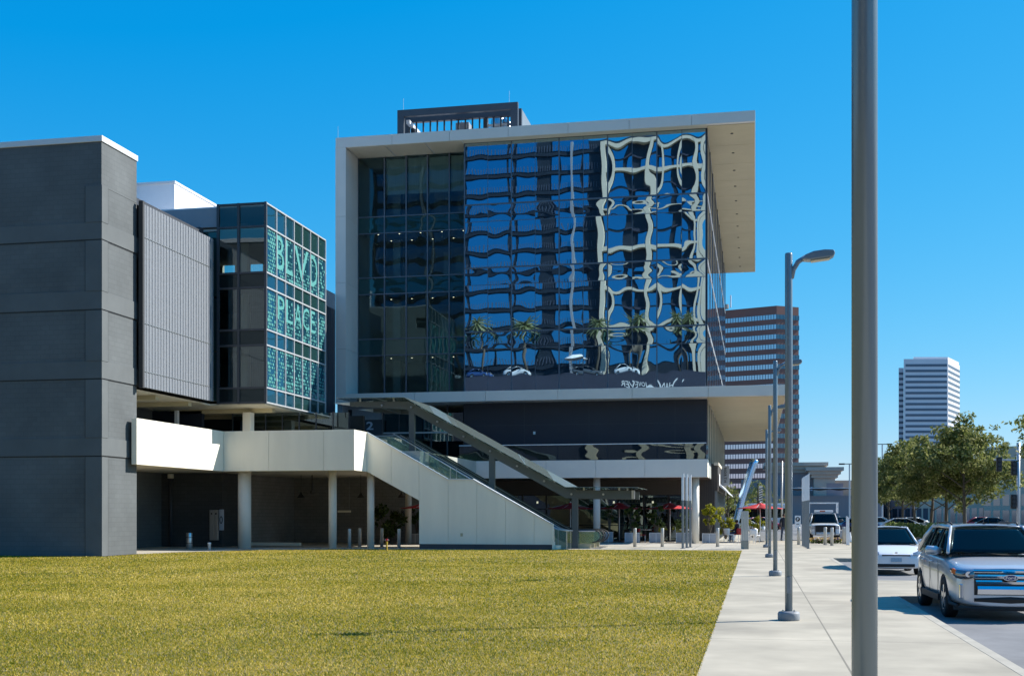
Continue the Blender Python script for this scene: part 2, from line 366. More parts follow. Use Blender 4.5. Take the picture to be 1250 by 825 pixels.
def grass():
    pts = []
    def inlawn(x, y):
        ok = (x < LAWN_E+.015) & (y < 58.0)
        ok &= ~((x < -26.3) & (y > 44.8))
        lim = np.interp(x, [-26.3,-26,-23.5,-19.5,-10,-9.6,0], [47.9,50,54.2,56.6,57.25,58,58.1])
        return ok & (y < lim)
    for (y0, y1, dens, wd, ht) in [(8,11,900,.007,.05),(11,16,2100,.007,.05),(16,22,1300,.009,.055),(22,30,760,.013,.06),(30,42,400,.018,.06),(42,58.1,220,.025,.055)]:
        xl = -.95*y1-2; n = int((y1-y0)*(-LAWN_E-xl)*dens)
        x = rng.uniform(xl, LAWN_E+.03, n); y = rng.uniform(y0, y1, n)
        D = y*ca - x*sa; px = 625+F*(x*ca+y*sa)/D
        k = (px > -330) & inlawn(x, y); x = x[k]; y = y[k]
        # patchy height
        h = .68*ht*rng.uniform(.55, 1.15, len(x)); wv = .8*wd*rng.uniform(.6, 1.3, len(x))
        pts.append(np.stack([x, y, h, wv], 1))
    # overhang on the walk edge
    P = np.concatenate(pts); n = len(P)
    th = rng.uniform(0, 2*np.pi, n); lean = rng.uniform(.2, 1.1, n); la = rng.uniform(0, 2*np.pi, n)
    dx = np.cos(th)*P[:,3]; dy = np.sin(th)*P[:,3]
    V = np.zeros((n,3,3)); V[:,0,0] = P[:,0]-dx; V[:,0,1] = P[:,1]-dy; V[:,1,0] = P[:,0]+dx; V[:,1,1] = P[:,1]+dy
    V[:,0,2] = V[:,1,2] = np.where(P[:,0] > LAWN_E-.004, .001, -.016)
    V[:,2,0] = P[:,0]+np.cos(la)*lean*P[:,2]; V[:,2,1] = P[:,1]+np.sin(la)*lean*P[:,2]; V[:,2,2] = P[:,2]-.02
    me = bpy.data.meshes.new('grass'); me.vertices.add(3*n); me.vertices.foreach_set('co', V.reshape(-1))
    me.loops.add(3*n); me.loops.foreach_set('vertex_index', np.arange(3*n, dtype=np.int32)); me.polygons.add(n)
    me.polygons.foreach_set('loop_start', np.arange(0,3*n,3, dtype=np.int32)); me.polygons.foreach_set('loop_total', np.full(n,3,dtype=np.int32)); me.update(calc_edges=True)
    m = bpy.data.materials.new('grass_blades'); m.use_nodes = True; N = m.node_tree.nodes; L = m.node_tree.links; b = N['Principled BSDF']
    g = N.new('ShaderNodeNewGeometry')
    n1 = N.new('ShaderNodeTexNoise'); n1.inputs['Scale'].default_value = .28; n1.inputs['Detail'].default_value = 7; n1.inputs['Roughness'].default_value = .65; L.new(g.outputs['Position'], n1.inputs['Vector'])
    a1 = N.new('ShaderNodeMath'); a1.operation = 'MULTIPLY_ADD'; L.new(g.outputs['Random Per Island'], a1.inputs[0]); a1.inputs[1].default_value = .95; a1.inputs[2].default_value = -.46
    a2 = N.new('ShaderNodeMath'); a2.operation = 'ADD'; 
    n4 = N.new('ShaderNodeTexNoise'); n4.inputs['Scale'].default_value = .11; n4.inputs['Detail'].default_value = 3; L.new(g.outputs['Position'], n4.inputs['Vector'])
    m4 = N.new('ShaderNodeMath'); m4.operation = 'MULTIPLY_ADD'; L.new(n4.outputs['Fac'], m4.inputs[0]); m4.inputs[1].default_value = .7; m4.inputs[2].default_value = -.33
    m5 = N.new('ShaderNodeMath'); m5.operation = 'ADD'; L.new(n1.outputs['Fac'], m5.inputs[0]); L.new(m4.outputs[0], m5.inputs[1])
    L.new(m5.outputs[0], a2.inputs[0]); L.new(a1.outputs[0], a2.inputs[1])
    r = N.new('ShaderNodeValToRGB'); e = r.color_ramp.elements
    e[0].position = .12; e[0].color = (.07,.12,.004,1); e[1].position = .93; e[1].color = (.74,.56,.16,1)
    for p, c in ((.36,(.22,.24,.004,1)),(.51,(.41,.325,.006,1)),(.72,(.56,.41,.026,1))):
        q = e.new(p); q.color = c
    L.new(a2.outputs[0], r.inputs['Fac']); L.new(r.outputs['Color'], b.inputs['Base Color']); b.inputs['Roughness'].default_value = .6; b.inputs['Specular IOR Level'].default_value = .3
    t = N.new('ShaderNodeBsdfTranslucent'); L.new(r.outputs['Color'], t.inputs['Color'])
    mx = N.new('ShaderNodeMixShader'); mx.inputs[0].default_value = .4; L.new(b.outputs[0], mx.inputs[1]); L.new(t.outputs[0], mx.inputs[2]); L.new(mx.outputs[0], N['Material Output'].inputs['Surface'])
    me.materials.append(m); o = bpy.data.objects.new('grass', me); C.objects.link(o)
    o['kind'] = 'stuff'; tag(o, 'yellowish mown winter grass of the wide lawn', 'grass')
grass()
# ================================================================= BUILDINGS
def pane(name, m, parent, u0, u1, z0, z1, pos, face='-y', bow=.0026, rip=.0011, n=10):
    """one glass pane, very slightly pillowed like real heat-strengthened glass"""
    ph = [random.uniform(0, 6.28) for _ in range(6)]; fq = [random.uniform(2, 7) for _ in range(4)]; bw = bow*random.uniform(-.35, 1.25); tx = random.uniform(-.0008,.0008)
    V = []; Fc = []
    for j in range(n+1):
        for i in range(n+1):
            u = i/n; v = j/n; a = 2*u-1; b = 2*v-1
            d = bw*(1-a*a)*(1-b*b) + rip*(math.sin(fq[0]*u+ph[0]+2*v)*math.sin(fq[1]*v+ph[1]) + .6*math.sin(fq[2]*2*v+ph[2])*math.cos(fq[3]*u+ph[3])) + tx*a*(z1-z0)*.5
            x = u0+(u1-u0)*u; z = z0+(z1-z0)*v
            V.append((x, pos-d, z) if face == '-y' else (pos+d, x, z))
    for j in range(n):
        for i in range(n):
            k = j*(n+1)+i; Fc.append((k, k+1, k+n+2, k+n+1))
    mb = MB().add(V, Fc)
    return mb.build(name, m, parent, smooth=True)

# ---------------------------------------------------------------- dark block building at the left
GX = -26.46; GY0 = 44.85; GY1 = 47.7
GT = fz(165.5, GX, GY0)
bb = thing('block_building', 'dark grey windowless block building with a metal mesh screen on its lit side', 'building', (GX, GY0, 0))
bands = [(fz(a, GX, GY0), fz(b, GX, GY0)) for (a, b) in ((291.7,271),(377,355),(461.4,440.4),(555.7,534))]
mb = MB().box(-80, GX, GY0, GY1, 0, GT-.25); mb.box(-80, -31, GY1, 64, 0, GT-1.5); mb.build('wall', M['block'], bb)
for (z0, z1) in bands:
    B(-80, GX+.035, GY0-.035, GY1-.002, z0, z1).build('floor_band', M['block_band'], bb)
    B(-80, GX+.012, GY0-.012, GY1-.004, z0-.05, z0-.004).build('shadow_joint', M['black'], bb)
segs = [(fz(226, GX, GY0), bands[0][1])]+[(bands[i][0]-.055, bands[i+1][1]) for i in range(3)]+[(bands[3][0]-.055, 0)]
xp = fx(105, GY0); yp = GY0+.42
for (a, b) in segs:
    B(xp, GX+.05, GY0-.05, yp, a-.003, b+.003).build('corner_panel', M['block_band'], bb)
    B(xp-.022, xp-.003, GY0-.045, GY0+.02, b+.003, a-.003).build('reveal', M['black'], bb)
    B(GX-.02, GX+.045, yp+.003, yp+.025, b+.003, a-.003).build('reveal', M['black'], bb)
B(GX+.001, GX+.011, GY0+.45, GY1-.02, segs[0][0]-.03, segs[0][0]).build('reveal', M['block_band'], bb)
B(-80, GX+.05, GY0-.05, GY1+.05, GT-.25, GT).build('coping', M['coping'], bb, .02)
B(-31, -26.9, GY1+.05, 54.6, GT-1.9, GT-1.6).build('roof_deck', M['dark_metal'], bb)
for z in (7.35, 10.2, 13.05):
    B(-31, -26.75, GY1+.05, 55.3, z, z+.3).build('floor_slab', M['charcoal'], bb)
# mesh screen
sm_ = bpy.data.materials.new('perforated_metal'); sm_.use_nodes = True; N = sm_.node_tree.nodes; L = sm_.node_tree.links; b_ = N['Principled BSDF']
b_.inputs['Base Color'].default_value = (.215,.235,.262,1); b_.inputs['Metallic'].default_value = .1; b_.inputs['Roughness'].default_value = .5
g_ = N.new('ShaderNodeNewGeometry'); mp_ = N.new('ShaderNodeMapping'); mp_.inputs['Scale'].default_value = (1, 3.0, 9); L.new(g_.outputs['Position'], mp_.inputs['Vector'])
wv = N.new('ShaderNodeTexNoise'); wv.inputs['Scale'].default_value = 2.2; wv.inputs['Detail'].default_value = 6; L.new(mp_.outputs[0], wv.inputs['Vector'])
mr_ = N.new('ShaderNodeMapRange'); mr_.inputs['From Min'].default_value = .35; mr_.inputs['From Max'].default_value = .65; mr_.inputs['To Min'].default_value = .08; mr_.inputs['To Max'].default_value = .20; L.new(wv.outputs['Fac'], mr_.inputs['Value'])
tr_ = N.new('ShaderNodeBsdfTransparent'); mx_ = N.new('ShaderNodeMixShader'); L.new(mr_.outputs[0], mx_.inputs[0]); L.new(b_.outputs[0], mx_.inputs[1]); L.new(tr_.outputs[0], mx_.inputs[2]); L.new(mx_.outputs[0], N['Material Output'].inputs['Surface'])
SZ0, SZ1 = 7.28, fz(292, -26.2, 54.6); SX = -26.2
np_ = 26
for k in range(np_):
    a = GY1+.06+(54.6-GY1)*k/np_; b = GY1+.06+(54.6-GY1)*(k+1)/np_
    mb = MB()
    mb.prism([(SX+.018, a+.02),(SX+.024, a+.05),(SX+.024, (a+b)/2),(SX+.018, b-.02),(SX-.02, b-.02),(SX-.02, a+.02)], SZ0, SZ1)
    mb.build('screen_panel', sm_, bb)
    B(SX-.02, SX+.046, a-.008, a+.012, SZ0, SZ1).build('screen_rib', M['screen_rib'], bb)
for py in (328, 421, 473):
    z = fz(py, SX, 54.6); B(SX+.031, SX+.05, GY1+.06, 54.6, z, z+.03).build('screen_rail', M['grey_metal'], bb)
B(SX-.1, SX+.1, GY1-.12, GY1+.035, SZ0-.05, SZ1+.1).build('screen_edge', M['charcoal'], bb)

# ---------------------------------------------------------------- teal glass corner building
BY = 55.5; BX1 = -23.8; BX0 = fx(266.5, BY); BY1 = 63.8; BXL = -33.0
gb = thing('glass_corner_building', 'cantilevered glass box with teal dotted film and large lettering on its right face', 'building', (BX1, BY, 0))
zr = [fz(y, BX1, BY) for y in (491, 473, 421, 402, 350.6, 332.3, 276, 248)]
TOPZ = zr[-1]
cols = [BX0, fx(291.5, BY), BX1]
kinds = ['S','V','S','V','S','V','T']
for i, kd in enumerate(kinds):
    for c in range(2):
        a, b = cols[c]+.03, cols[c+1]-.03
        mname = {'S':'box_dark','V':'box_glass','T':'clear_glass'}[kd]
        pane('spandrel_panel' if kd == 'S' else 'window', M[mname], gb, a, b, zr[i]+.03, zr[i+1]-.03, BY, bow=.002)
for z in zr: B(cols[0], BX1-.002, BY-.06, BY+.05, z-.05, z+.05).build('mullion', M['dark_metal'], gb)
for x in cols: B(x-.06, x+.06, BY-.068, BY+.06, zr[0]-.06, TOPZ+.06).build('mullion', M['dark_metal'], gb)
ncol = 7; yc = [BY+.1+(BY1-BY-.1)*k/ncol for k in range(ncol+1)]
skinds = ['S','V','S','V','S','V','S']
LET = {(5,1):'B',(5,2):'L',(5,3):'V',(5,4):'D'}
letters5 = {1:'B',2:'L',3:'V',4:'',5:'D'}
for i, kd in enumerate(skinds):
    for c in range(ncol):
        p = pane('side_spandrel' if kd == 'S' else 'side_window', M['teal_spandrel'] if (kd == 'S' and c > 2) else M['box_blue'], gb, yc[c]+.03, yc[c+1]-.03, zr[i]+.03, zr[i+1]-.03, BX1, '+x', bow=.002, n=6)
        if kd == 'V':
            y0, y1, z0, z1 = yc[c]+.06, yc[c+1]-.06, zr[i]+.05, zr[i+1]-.05
            d = MB(); sp = .21; row = 0; z = z0+.12
            while z < z1-.08:
                y = y0+.12+(sp/2 if row % 2 else 0)
                while y < y1-.08:
                    lev = {5: .55, 3: .55, 1: .5}[i]
                    rr = .08*random.uniform(.4, 1.05)*(1.15 if (c in (0, 6) or z < z0+.5) else .95)
                    inl = (i in (5, 3) and 1 <= c <= 5 and z > z0+(.75 if i == 5 else .95))
                    if random.random() < (.92 if c in (0,) else .72) and not (inl and random.random() < .2):
                        d.tube([(BX1+.012, y, z),(BX1+.016, y, z)], rr, 8)
                    y += sp
                z += sp*.86; row += 1
            if d.v: d.build('dot_film', M['teal_film'], p)
def side_letter(ch, yA, yB, zA, zB):
    mb = MB().text(ch, 1.0, lambda x, y, z: (x, y, z), ext=.006, align='LEFT', bold=.0)
    xs = [p[0] for p in mb.v]; ys = [p[1] for p in mb.v]; a, b, e, f = min(xs), max(xs), min(ys), max(ys)
    mb.v = [(BX1+.030+p[2], yA+(p[0]-a)/(b-a)*(yB-yA), zA+(p[1]-e)/(f-e)*(zB-zA)) for p in mb.v]
    mb.build('letter', M['teal_film'], gb)
L5 = (zr[5]+.45, zr[6]-.12)
for ch, a, b in (('B',1.0,1.85),('L',2.05,2.85),('V',3.05,4.75),('D',5.0,5.9)):
    side_letter(ch, yc[0]+(yc[1]-yc[0])*a, yc[0]+(yc[1]-yc[0])*b, *L5)
L3 = (zr[3]+.75, zr[4]-.15)
for ch, a, b in (('P',1.15,1.9),('L',2.1,2.85),('A',3.05,3.9),('C',4.05,4.85),('E',5.05,5.6)):
    side_letter(ch, yc[0]+(yc[1]-yc[0])*a, yc[0]+(yc[1]-yc[0])*b, *L3)
for z in zr: B(BX1-.04, BX1+.07, BY-.03, BY1, z-.035, z+.035).build('side_mullion', M['mullion_pale'], gb)
for y in yc[1:]: B(BX1-.04, BX1+.062, y-.03, y+.03, zr[0], TOPZ).build('side_mullion', M['mullion_pale'], gb)
# fascia, roof, back wall, floors
fz0 = fz(277, BX0, BY)
B(BXL, BX0-.07, BY+.02, BY+.3, fz0, TOPZ-.1).build('fascia', M['fascia_grey'], gb)
B(BXL, BX1-.06, BY+.08, BY1, TOPZ-.12, TOPZ-.02).build('roof', M['penthouse'], gb)
for (z0, z1) in ((zr[0], zr[1]), (zr[2]+.1, zr[3]-.05), (zr[4]+.1, zr[5]-.1)):
    B(-31, BX1-.1, BY+.15, BY1-.3, z0+.12, z1-.1).build('floor_slab', M['interior'], gb)
B(-31, BX1-.1, BY+.15, BY1-.3, zr[6]-.1, zr[6]+.02).build('ceiling', M['ceiling'], gb)
za, zb = fz(334, -28, BY1), fz(318, -28, BY1)
mb = MB().box(BXL, BX1-.1, BY1-.25, BY1, zr[0], za).box(BXL, BX1-.1, BY1-.25, BY1, zb, TOPZ-.13)
for pa, pb in ((200, 274), (289, 303), (323, 380)):
    mb.box(fx(pa, BY1), min(fx(pb, BY1), BX1-.1), BY1-.25, BY1, za, zb)
mb.build('rear_wall', M['interior'], gb)
for (px, yy) in ((298.5, 58.5), (301, 61)):
    MB().cyl(fx(px, yy), yy, zr[0]+.1, TOPZ-.2, .22).build('inner_column', M['column'], gb, smooth=True)
# glass return between screen and box
for z0, z1 in ((7.4, 9.9), (9.9, 12.6), (12.6, 15.9)):
    B(BX0-1.3, BX0-.08, BY-.02, BY+.02, z0, z1-.08).build('return_window', M['teal_spandrel'], gb)
B(BX0-.95, BX0-.75, BY-.5, BY-.1, 7.3, 16).build('corner_post', M['dark_metal'], gb)
# underside
B(BXL+2, -26.75, 47.75, BY, 7.16, 7.24).build('soffit', M['soffit_pale'], gb)
B(BXL+2, BX1-.05, BY+.002, BY1-.1, 7.16, 7.24).build('soffit', M['soffit_pale'], gb)
for y in (50, 53.2, 57.5, 61): B(-30, (BX1-.5 if y > 55 else -26.8), y, y+.35, 6.95, 7.155).build('soffit_beam', M['soffit'], gb)
MB().box(fx(296,57), fx(305.5,57), 57, 57.5, 4.92, 6.94).build('column', M['column'], gb, .02)
# penthouse
PX = fx(213, 58); PT = fz(221, PX, 58)
B(-60, PX, 58, 63.2, TOPZ, PT-.12).build('penthouse', M['penthouse'], gb)
B(-60, PX+.06, 57.94, 63.26, PT-.118, PT).build('penthouse_coping', M['coping'], gb)
# level-two shopfront under the box
B(-34, -21, 62.2, 62.5, 4.92, 7.1).build('shop_wall', M['interior_dark'], gb)
for k in range(7):
    x = -27.6+k*.95; B(x, x+.9, 60.0, 60.03, 4.95, 7.1).build('shop_window', M['shop_glass'], gb); B(x-.05, x-.004, 59.95, 60.08, 4.93, 7.12).build('shop_mullion', M['dark_metal'], gb)
B(fx(213,56), fx(216.5,56), 56, 56.2, 4.92, 7.0).build('white_post', M['white_paint'], gb)
B(-31, -28.2, 57.5, 57.8, 4.92, 7.1).build('dark_partition', M['navy_panel'], gb)

# ---------------------------------------------------------------- elevated walkway
wz0, wz1 = 3.87, 5.86
wk = thing('elevated_walkway', 'white concrete walkway bridge on round columns between the dark building and the stairs', 'walkway', (-22, 55.5, 0))
WX = -26.05
PXE = fx(432.5, BY)
B(WX-.25, WX, 46.97, BY+.25, wz0, wz1).build('parapet', M['white_panel'], wk, .012)
def panels(xs, y0, y1, z0, z1, name, m, parent, gap=.012):
    for a, b in zip(xs[:-1], xs[1:]): B(a+gap/2, b-gap/2, y0, y1, z0, z1).build(name, m, parent, .006)
xs = [WX+.004, fx(328, BY), fx(395, BY), PXE]
panels(xs, BY, BY+.25, wz0, wz1, 'parapet', M['white_panel'], wk)
B(WX, PXE-.01, BY+.05, BY+.2, wz0+.05, wz1-.02).build('parapet_core', M['charcoal'], wk)
B(PXE-.25, PXE+.003, BY+.254, 57.395, wz0, wz1-.003).build('parapet', M['white_panel'], wk)
B(-31, WX-.26, 47.75, BY+.3, wz0+.25, 4.9).build('deck', M['interior'], wk)
B(-31, PXE-.3, BY+.302, 73, wz0+.25, 4.9).build('deck', M['interior'], wk)
B(PXE-.3, -16.5, 57.7, 73, wz0+.25, 4.9).build('deck', M['interior'], wk)
B(-31, WX-.26, 47.8, BY+.3, wz0+.04, wz0+.09).build('soffit', M['soffit_pale'], wk)
B(-31, PXE-.26, BY+.302, 73, wz0+.04, wz0+.09).build('soffit', M['soffit_pale'], wk)
B(PXE-.2, -16.6, 57.7, 73, wz0+.04, wz0+.09).build('soffit', M['soffit_pale'], wk)
for px, py, r_ in ((298.5, 668.9, .33), (406, 668.9, .205), (452.5, 668.7, .185), (498.5, 663, .19)):
    x, y = gp(px, py); MB().cyl(x, y, 0, wz0+.04, r_, 28).build('column', M['column'], wk, smooth=True)
    B(x-r_*1.0, x+r_*1.0, y-r_*.5, y+r_*.5, wz0-.03, wz0+.038).build('column_head', M['soffit_pale'], wk)
WY = 58.5
B(-34, fx(271, WY), WY, WY+.3, 0, wz0+.03).build('rear_wall', M['dark_wall'], wk)
B(fx(271,WY)-.3, fx(271,WY), WY+.3, 61.5, 0, wz0+.03).build('rear_wall', M['dark_wall'], wk)
B(fx(275,61), fx(292,61), 61, 61.1, 0, 3.3).build('door', M['red_paint'], wk)
B(fx(272,61), fx(275,61), 60.9, 61.1, 0, 3.3).build('door_frame', M['steel'], wk)
B(fx(270,61.6), fx(296,61.6), 61.5, 61.7, 0, wz0+.03).build('rear_wall', M['dark_wall'], wk)
B(fx(292,61), fx(292,61)+.2, 61.1, 68.5, 0, wz0+.03).build('rear_wall', M['grey_block'], wk)
WB = 68.5
B(fx(292,WB)-1.5, fx(514,WB), WB, WB+.3, 0, wz0+.03).build('rear_wall', M['grey_block'], wk)
x = fx(208, WY-.2); MB().cyl(x, WY-.15, 0, wz0-.1, .07, 10).build('drain_pipe', M['dark_metal'], wk, smooth=True); MB().cyl(x, WY-.17, wz0-.25, wz0-.02, .16, 12).build('pipe_head', M['soffit_pale'], wk)
B(fx(308,62), fx(368,62), 61.6, 62, 0, .16).build('kerb_step', M['white_panel'], wk)
# wall lettering
def front_text(s, px0, px1, py0, py1, Y, name, m, parent, bold=.02, off=0):
    X0, X1 = fx(px0, Y), fx(px1, Y); Z0 = fz(py1, (X0+X1)/2, Y); Z1 = fz(py0, (X0+X1)/2, Y)
    mb = MB().text(s, 1.0, lambda x, y, z: (x, y, z), ext=.01, align='LEFT', bold=bold)
    xs = [p[0] for p in mb.v]; ys = [p[1] for p in mb.v]; a, b, e, f = min(xs), max(xs), min(ys), max(ys)
    mb.v = [(X0+(p[0]-a)/(b-a)*(X1-X0), Y-.012-off-p[2], Z0+(p[1]-e)/(f-e)*(Z1-Z0)) for p in mb.v]
    return mb.build(name, m, parent)
for ch, a, b, c, d in (('N',477,481,622.5,627.3),('O',484,487,622.4,626),('R',490,494,622.5,627.3),('T',496.5,500,622.5,627.3),('H',502,505.8,622.5,627.3)):
    front_text(ch, a, b, c, d, WB, 'letter', M['black'], wk)
front_text('ITALIA', 485.5, 497.5, 631, 632.8, WB, 'letter', M['black'], wk)
# hanging lamps and fan
def pendant(px, py, Y, label):
    X = fx(px, Y); z = fz(py, X, Y); t = thing('pendant_lamp', label, 'lamp', (X, Y, z))
    MB().lathe(X, Y, [(.03,z+.22),(.06,z+.12),(.12,z+.05),(.22,z-.08),(.23,z-.1),(.2,z-.1),(.03,z+.0)], 14).build('lamp_shade', M['black'], t, smooth=True)
    MB().cyl(X, Y, z+.2, wz0+.05, .012, 6).build('cord', M['black'], t)
pendant(367.5, 605, 63.5, 'black bell shaped pendant lamp hanging left of the ceiling fan\'s column')
pendant(440.5, 605, 63.5, 'black bell shaped pendant lamp just left of the thin column by the stairs')
pendant(490, 605, 65, 'black bell shaped pendant lamp above the dark wall lettering')
X = fx(381, 63); t = thing('ceiling_fan', 'dark ceiling fan hanging under the walkway', 'fan', (X, 63, 3.2))
MB().cyl(X, 63, 2.95, 3.9, .03, 8).build('rod', M['black'], t); MB().cyl(X, 63, 2.85, 3.0, .1, 12).build('motor', M['black'], t)
for k in range(3):
    a = k*2.094+.3; MB().bar((X+.1*math.cos(a), 63+.1*math.sin(a), 2.92), (X+.75*math.cos(a), 63+.75*math.sin(a), 2.92), .12, .02).build('blade', M['black'], t)
X = fx(330, 68.2); z = fz(593, X, 68.2)
t = thing('wall_speaker', 'black box speaker high on the grey wall under the walkway', 'speaker', (X, 68.2, z)); B(X-.14, X+.14, 68.0, 68.3, z-.17, z+.17).build('cabinet', M['black'], t, .02); B(X-.03, X+.03, 68.3, 68.48, z-.03, z+.03).build('bracket', M['black'], t)
X0, X1 = fx(412, 66), fx(428, 66); z = fz(624, X0, 66)
t = thing('hanging_sign', 'narrow white board hanging beside the middle walkway column', 'sign', (X0, 66, z)); B(X0, X1, 66, 66.05, z-.06, z+.06).build('board', M['white_panel'], t, .01)
for x in (X0+.08, X1-.08): MB().cyl(x, 66.02, z+.06, wz0+.05, .008, 6).build('wire', M['grey_metal'], t)
# steel cabinet, intercom, bins
x0, x1 = fx(254, 58.2), fx(264.5, 58.2)
t = thing('lift_panel', 'pair of tall brushed steel panels on the dark wall', 'panel', (x0, 58.3, 0))
for a, b in ((x0, (x0+x1)/2-.01), ((x0+x1)/2+.01, x1)):
    d = B(a, b, 58.36, 58.497, .35, fz(622, a, 58.4)).build('door', M['steel'], t, .01)
    MB().tube([((a+b)/2, 58.35, 1.75), ((a+b)/2, 58.362, 1.75)], .05, 10).build('button', M['charcoal'], d)
x0, x1 = fx(265.5, 58.2), fx(270.5, 58.2)
t = thing('wall_plaque', 'pale metal plaque with a dark oval beside the steel panels', 'sign', (x0, 58.3, 0)); z0, z1 = fz(647, x0, 58.2), fz(621.5, x0, 58.2)
B(x0, x1, 58.40, 58.496, z0, z1).build('board', M['letter_grey'], t, .01)
mb = MB(); xm = (x0+x1)/2; zm = (z0+z1)/2
pts = [(xm+.085*math.cos(k*.3142), zm+.2*math.sin(k*.3142)) for k in range(20)]; mb.prism(pts, 58.385, 58.398, 'y'); o = mb.build('oval', M['black'], t)
MB().prism([(xm+.045*math.cos(k*.3142), zm+.15*math.sin(k*.3142)) for k in range(20)], 58.375, 58.384, 'y').build('oval_centre', M['letter_grey'], o)
x, y = gp(231, 669.3)
t = thing('litter_bin', 'round brushed steel litter bin against the dark wall', 'bin', (x, y, 0)); MB().lathe(x, y, [(.15,0),(.16,.03),(.16,.78),(.15,.8),(.05,.8)], 20).build('body', M['steel'], t, smooth=True)
for z in (.26, .55): MB().cyl(x, y, z, z+.03, .166, 20).build('ring', M['charcoal'], t)
x, y = gp(255.5, 671.5)
t = thing('path_light', 'short white bollard light at the lawn edge near the dark wall', 'bollard', (x, y, 0)); MB().lathe(x, y, [(.07,0),(.07,.3),(.085,.31),(.085,.36),(.06,.38)], 14).build('post', M['white_paint'], t, smooth=True)
x, y = gp(155, 675.5)
t = thing('ground_rock', 'small dark lump on the grass at the foot of the lit block wall', 'rock', (x, y, 0))
mb = MB(); mb.lathe(x, y, [(.13,0),(.17,.04),(.15,.1),(.08,.14),(.01,.15)], 9); mb.v = [(p[0]+random.uniform(-.02,.02)+ (p[0]-x)*.5, p[1]+random.uniform(-.02,.02), p[2]) for p in mb.v]; mb.build('rock', M['bark'], t, smooth=True)

# ---------------------------------------------------------------- white stair wall and staircase
SY = 57.4
def P(px, py, Y=SY): X = fx(px, Y); return (X, fz(py, X, Y))
st = thing('staircase', 'white panelled outdoor staircase wall rising left beside the lawn', 'staircase', (-14, SY, 0))
top = [(447.5,528),(546.7,585.2),(577,585.2),(674,640)]
bot = [(447.5,575.3),(511.5,610.5)]
seams = [447.5, 477.5, 511.5, 547, 582, 617, 652, 674]
def ytop(px): return np.interp(px, [447.5,546.7,577,674], [528,585.2,585.2,640])
def ybot(px): return np.interp(px, [447.5,511.49], [575.3,610.5]) if px < 511.5 else None
for a, b in zip(seams[:-1], seams[1:]):
    brk = [p for p in (546.7, 577) if a+.3 < p < b-.3]
    up = [a+.12]+brk+[b-.12]
    poly = [P(p, ytop(p)) for p in up]
    if b <= 511.5: poly += [P(b-.12, ybot(b-.12)), P(a+.12, ybot(a+.12))]
    else: poly += [(fx(b-.12,SY), .24), (fx(a+.12,SY), .24)]
    MB().prism(poly, SY, SY+.25, 'y').build('wall_panel', M['white_panel'], st, .006)
mb = MB(); mb.prism([P(512, 611.5), P(546.7,586.2), P(577,586.2), P(673,641)]+[(fx(673,SY), .05),(fx(512.5,SY), .05)], SY+.05, SY+.2, 'y'); mb.prism([P(448,529.2), P(546,586.2), P(512,610.0), P(448,574.8)], SY+.05, SY+.2, 'y'); mb.build('wall_core', M['charcoal'], st)
B(fx(512,SY), fx(674,SY)-.002, SY-.02, SY+.24, 0, .237).build('plinth', M['dark_metal'], st)
for (p, q) in zip(top[:-1], top[1:]):
    a = P(*p); b = P(*q); MB().bar((a[0], SY+.11, a[1]+.02), (b[0], SY+.11, b[1]+.02), .3, .05).build('coping', M['coping'], st)
B(fx(674,SY), fx(674.8,SY), SY-.02, SY+.28, 0, P(674,640)[1]+.03).build('end_trim', M['white_panel'], st)
SX0 = fx(682, 58.3); n = 28
mb = MB()
for k in range(n): mb.box(SX0-.3*(k+1), SX0-.3*k, 57.7, 59.1, max(0,.175*k-.4), .175*(k+1))
mb.build('steps', M['white_panel'], st)
vd = B(fx(562,SY), fx(565,SY), SY-.012, SY, fz(654.5,-13,SY), fz(650.5,-13,SY)).build('vent_grille', M['soffit'], st)
for y in (57.78, 59.05):
    MB().tube([(SX0+.6,y,.9),(SX0,y,.98),(SX0-.3*n,y,.9+.175*n)], .025, 8).build('handrail', M['steel'], st, smooth=True)
    for k in (-1.6, .5, 6, 12, 18, 24): MB().cyl(SX0-.3*k, y, max(0,.175*k), .9+.175*max(0,k)+.05, .02, 6).build('rail_post', M['steel'], st)

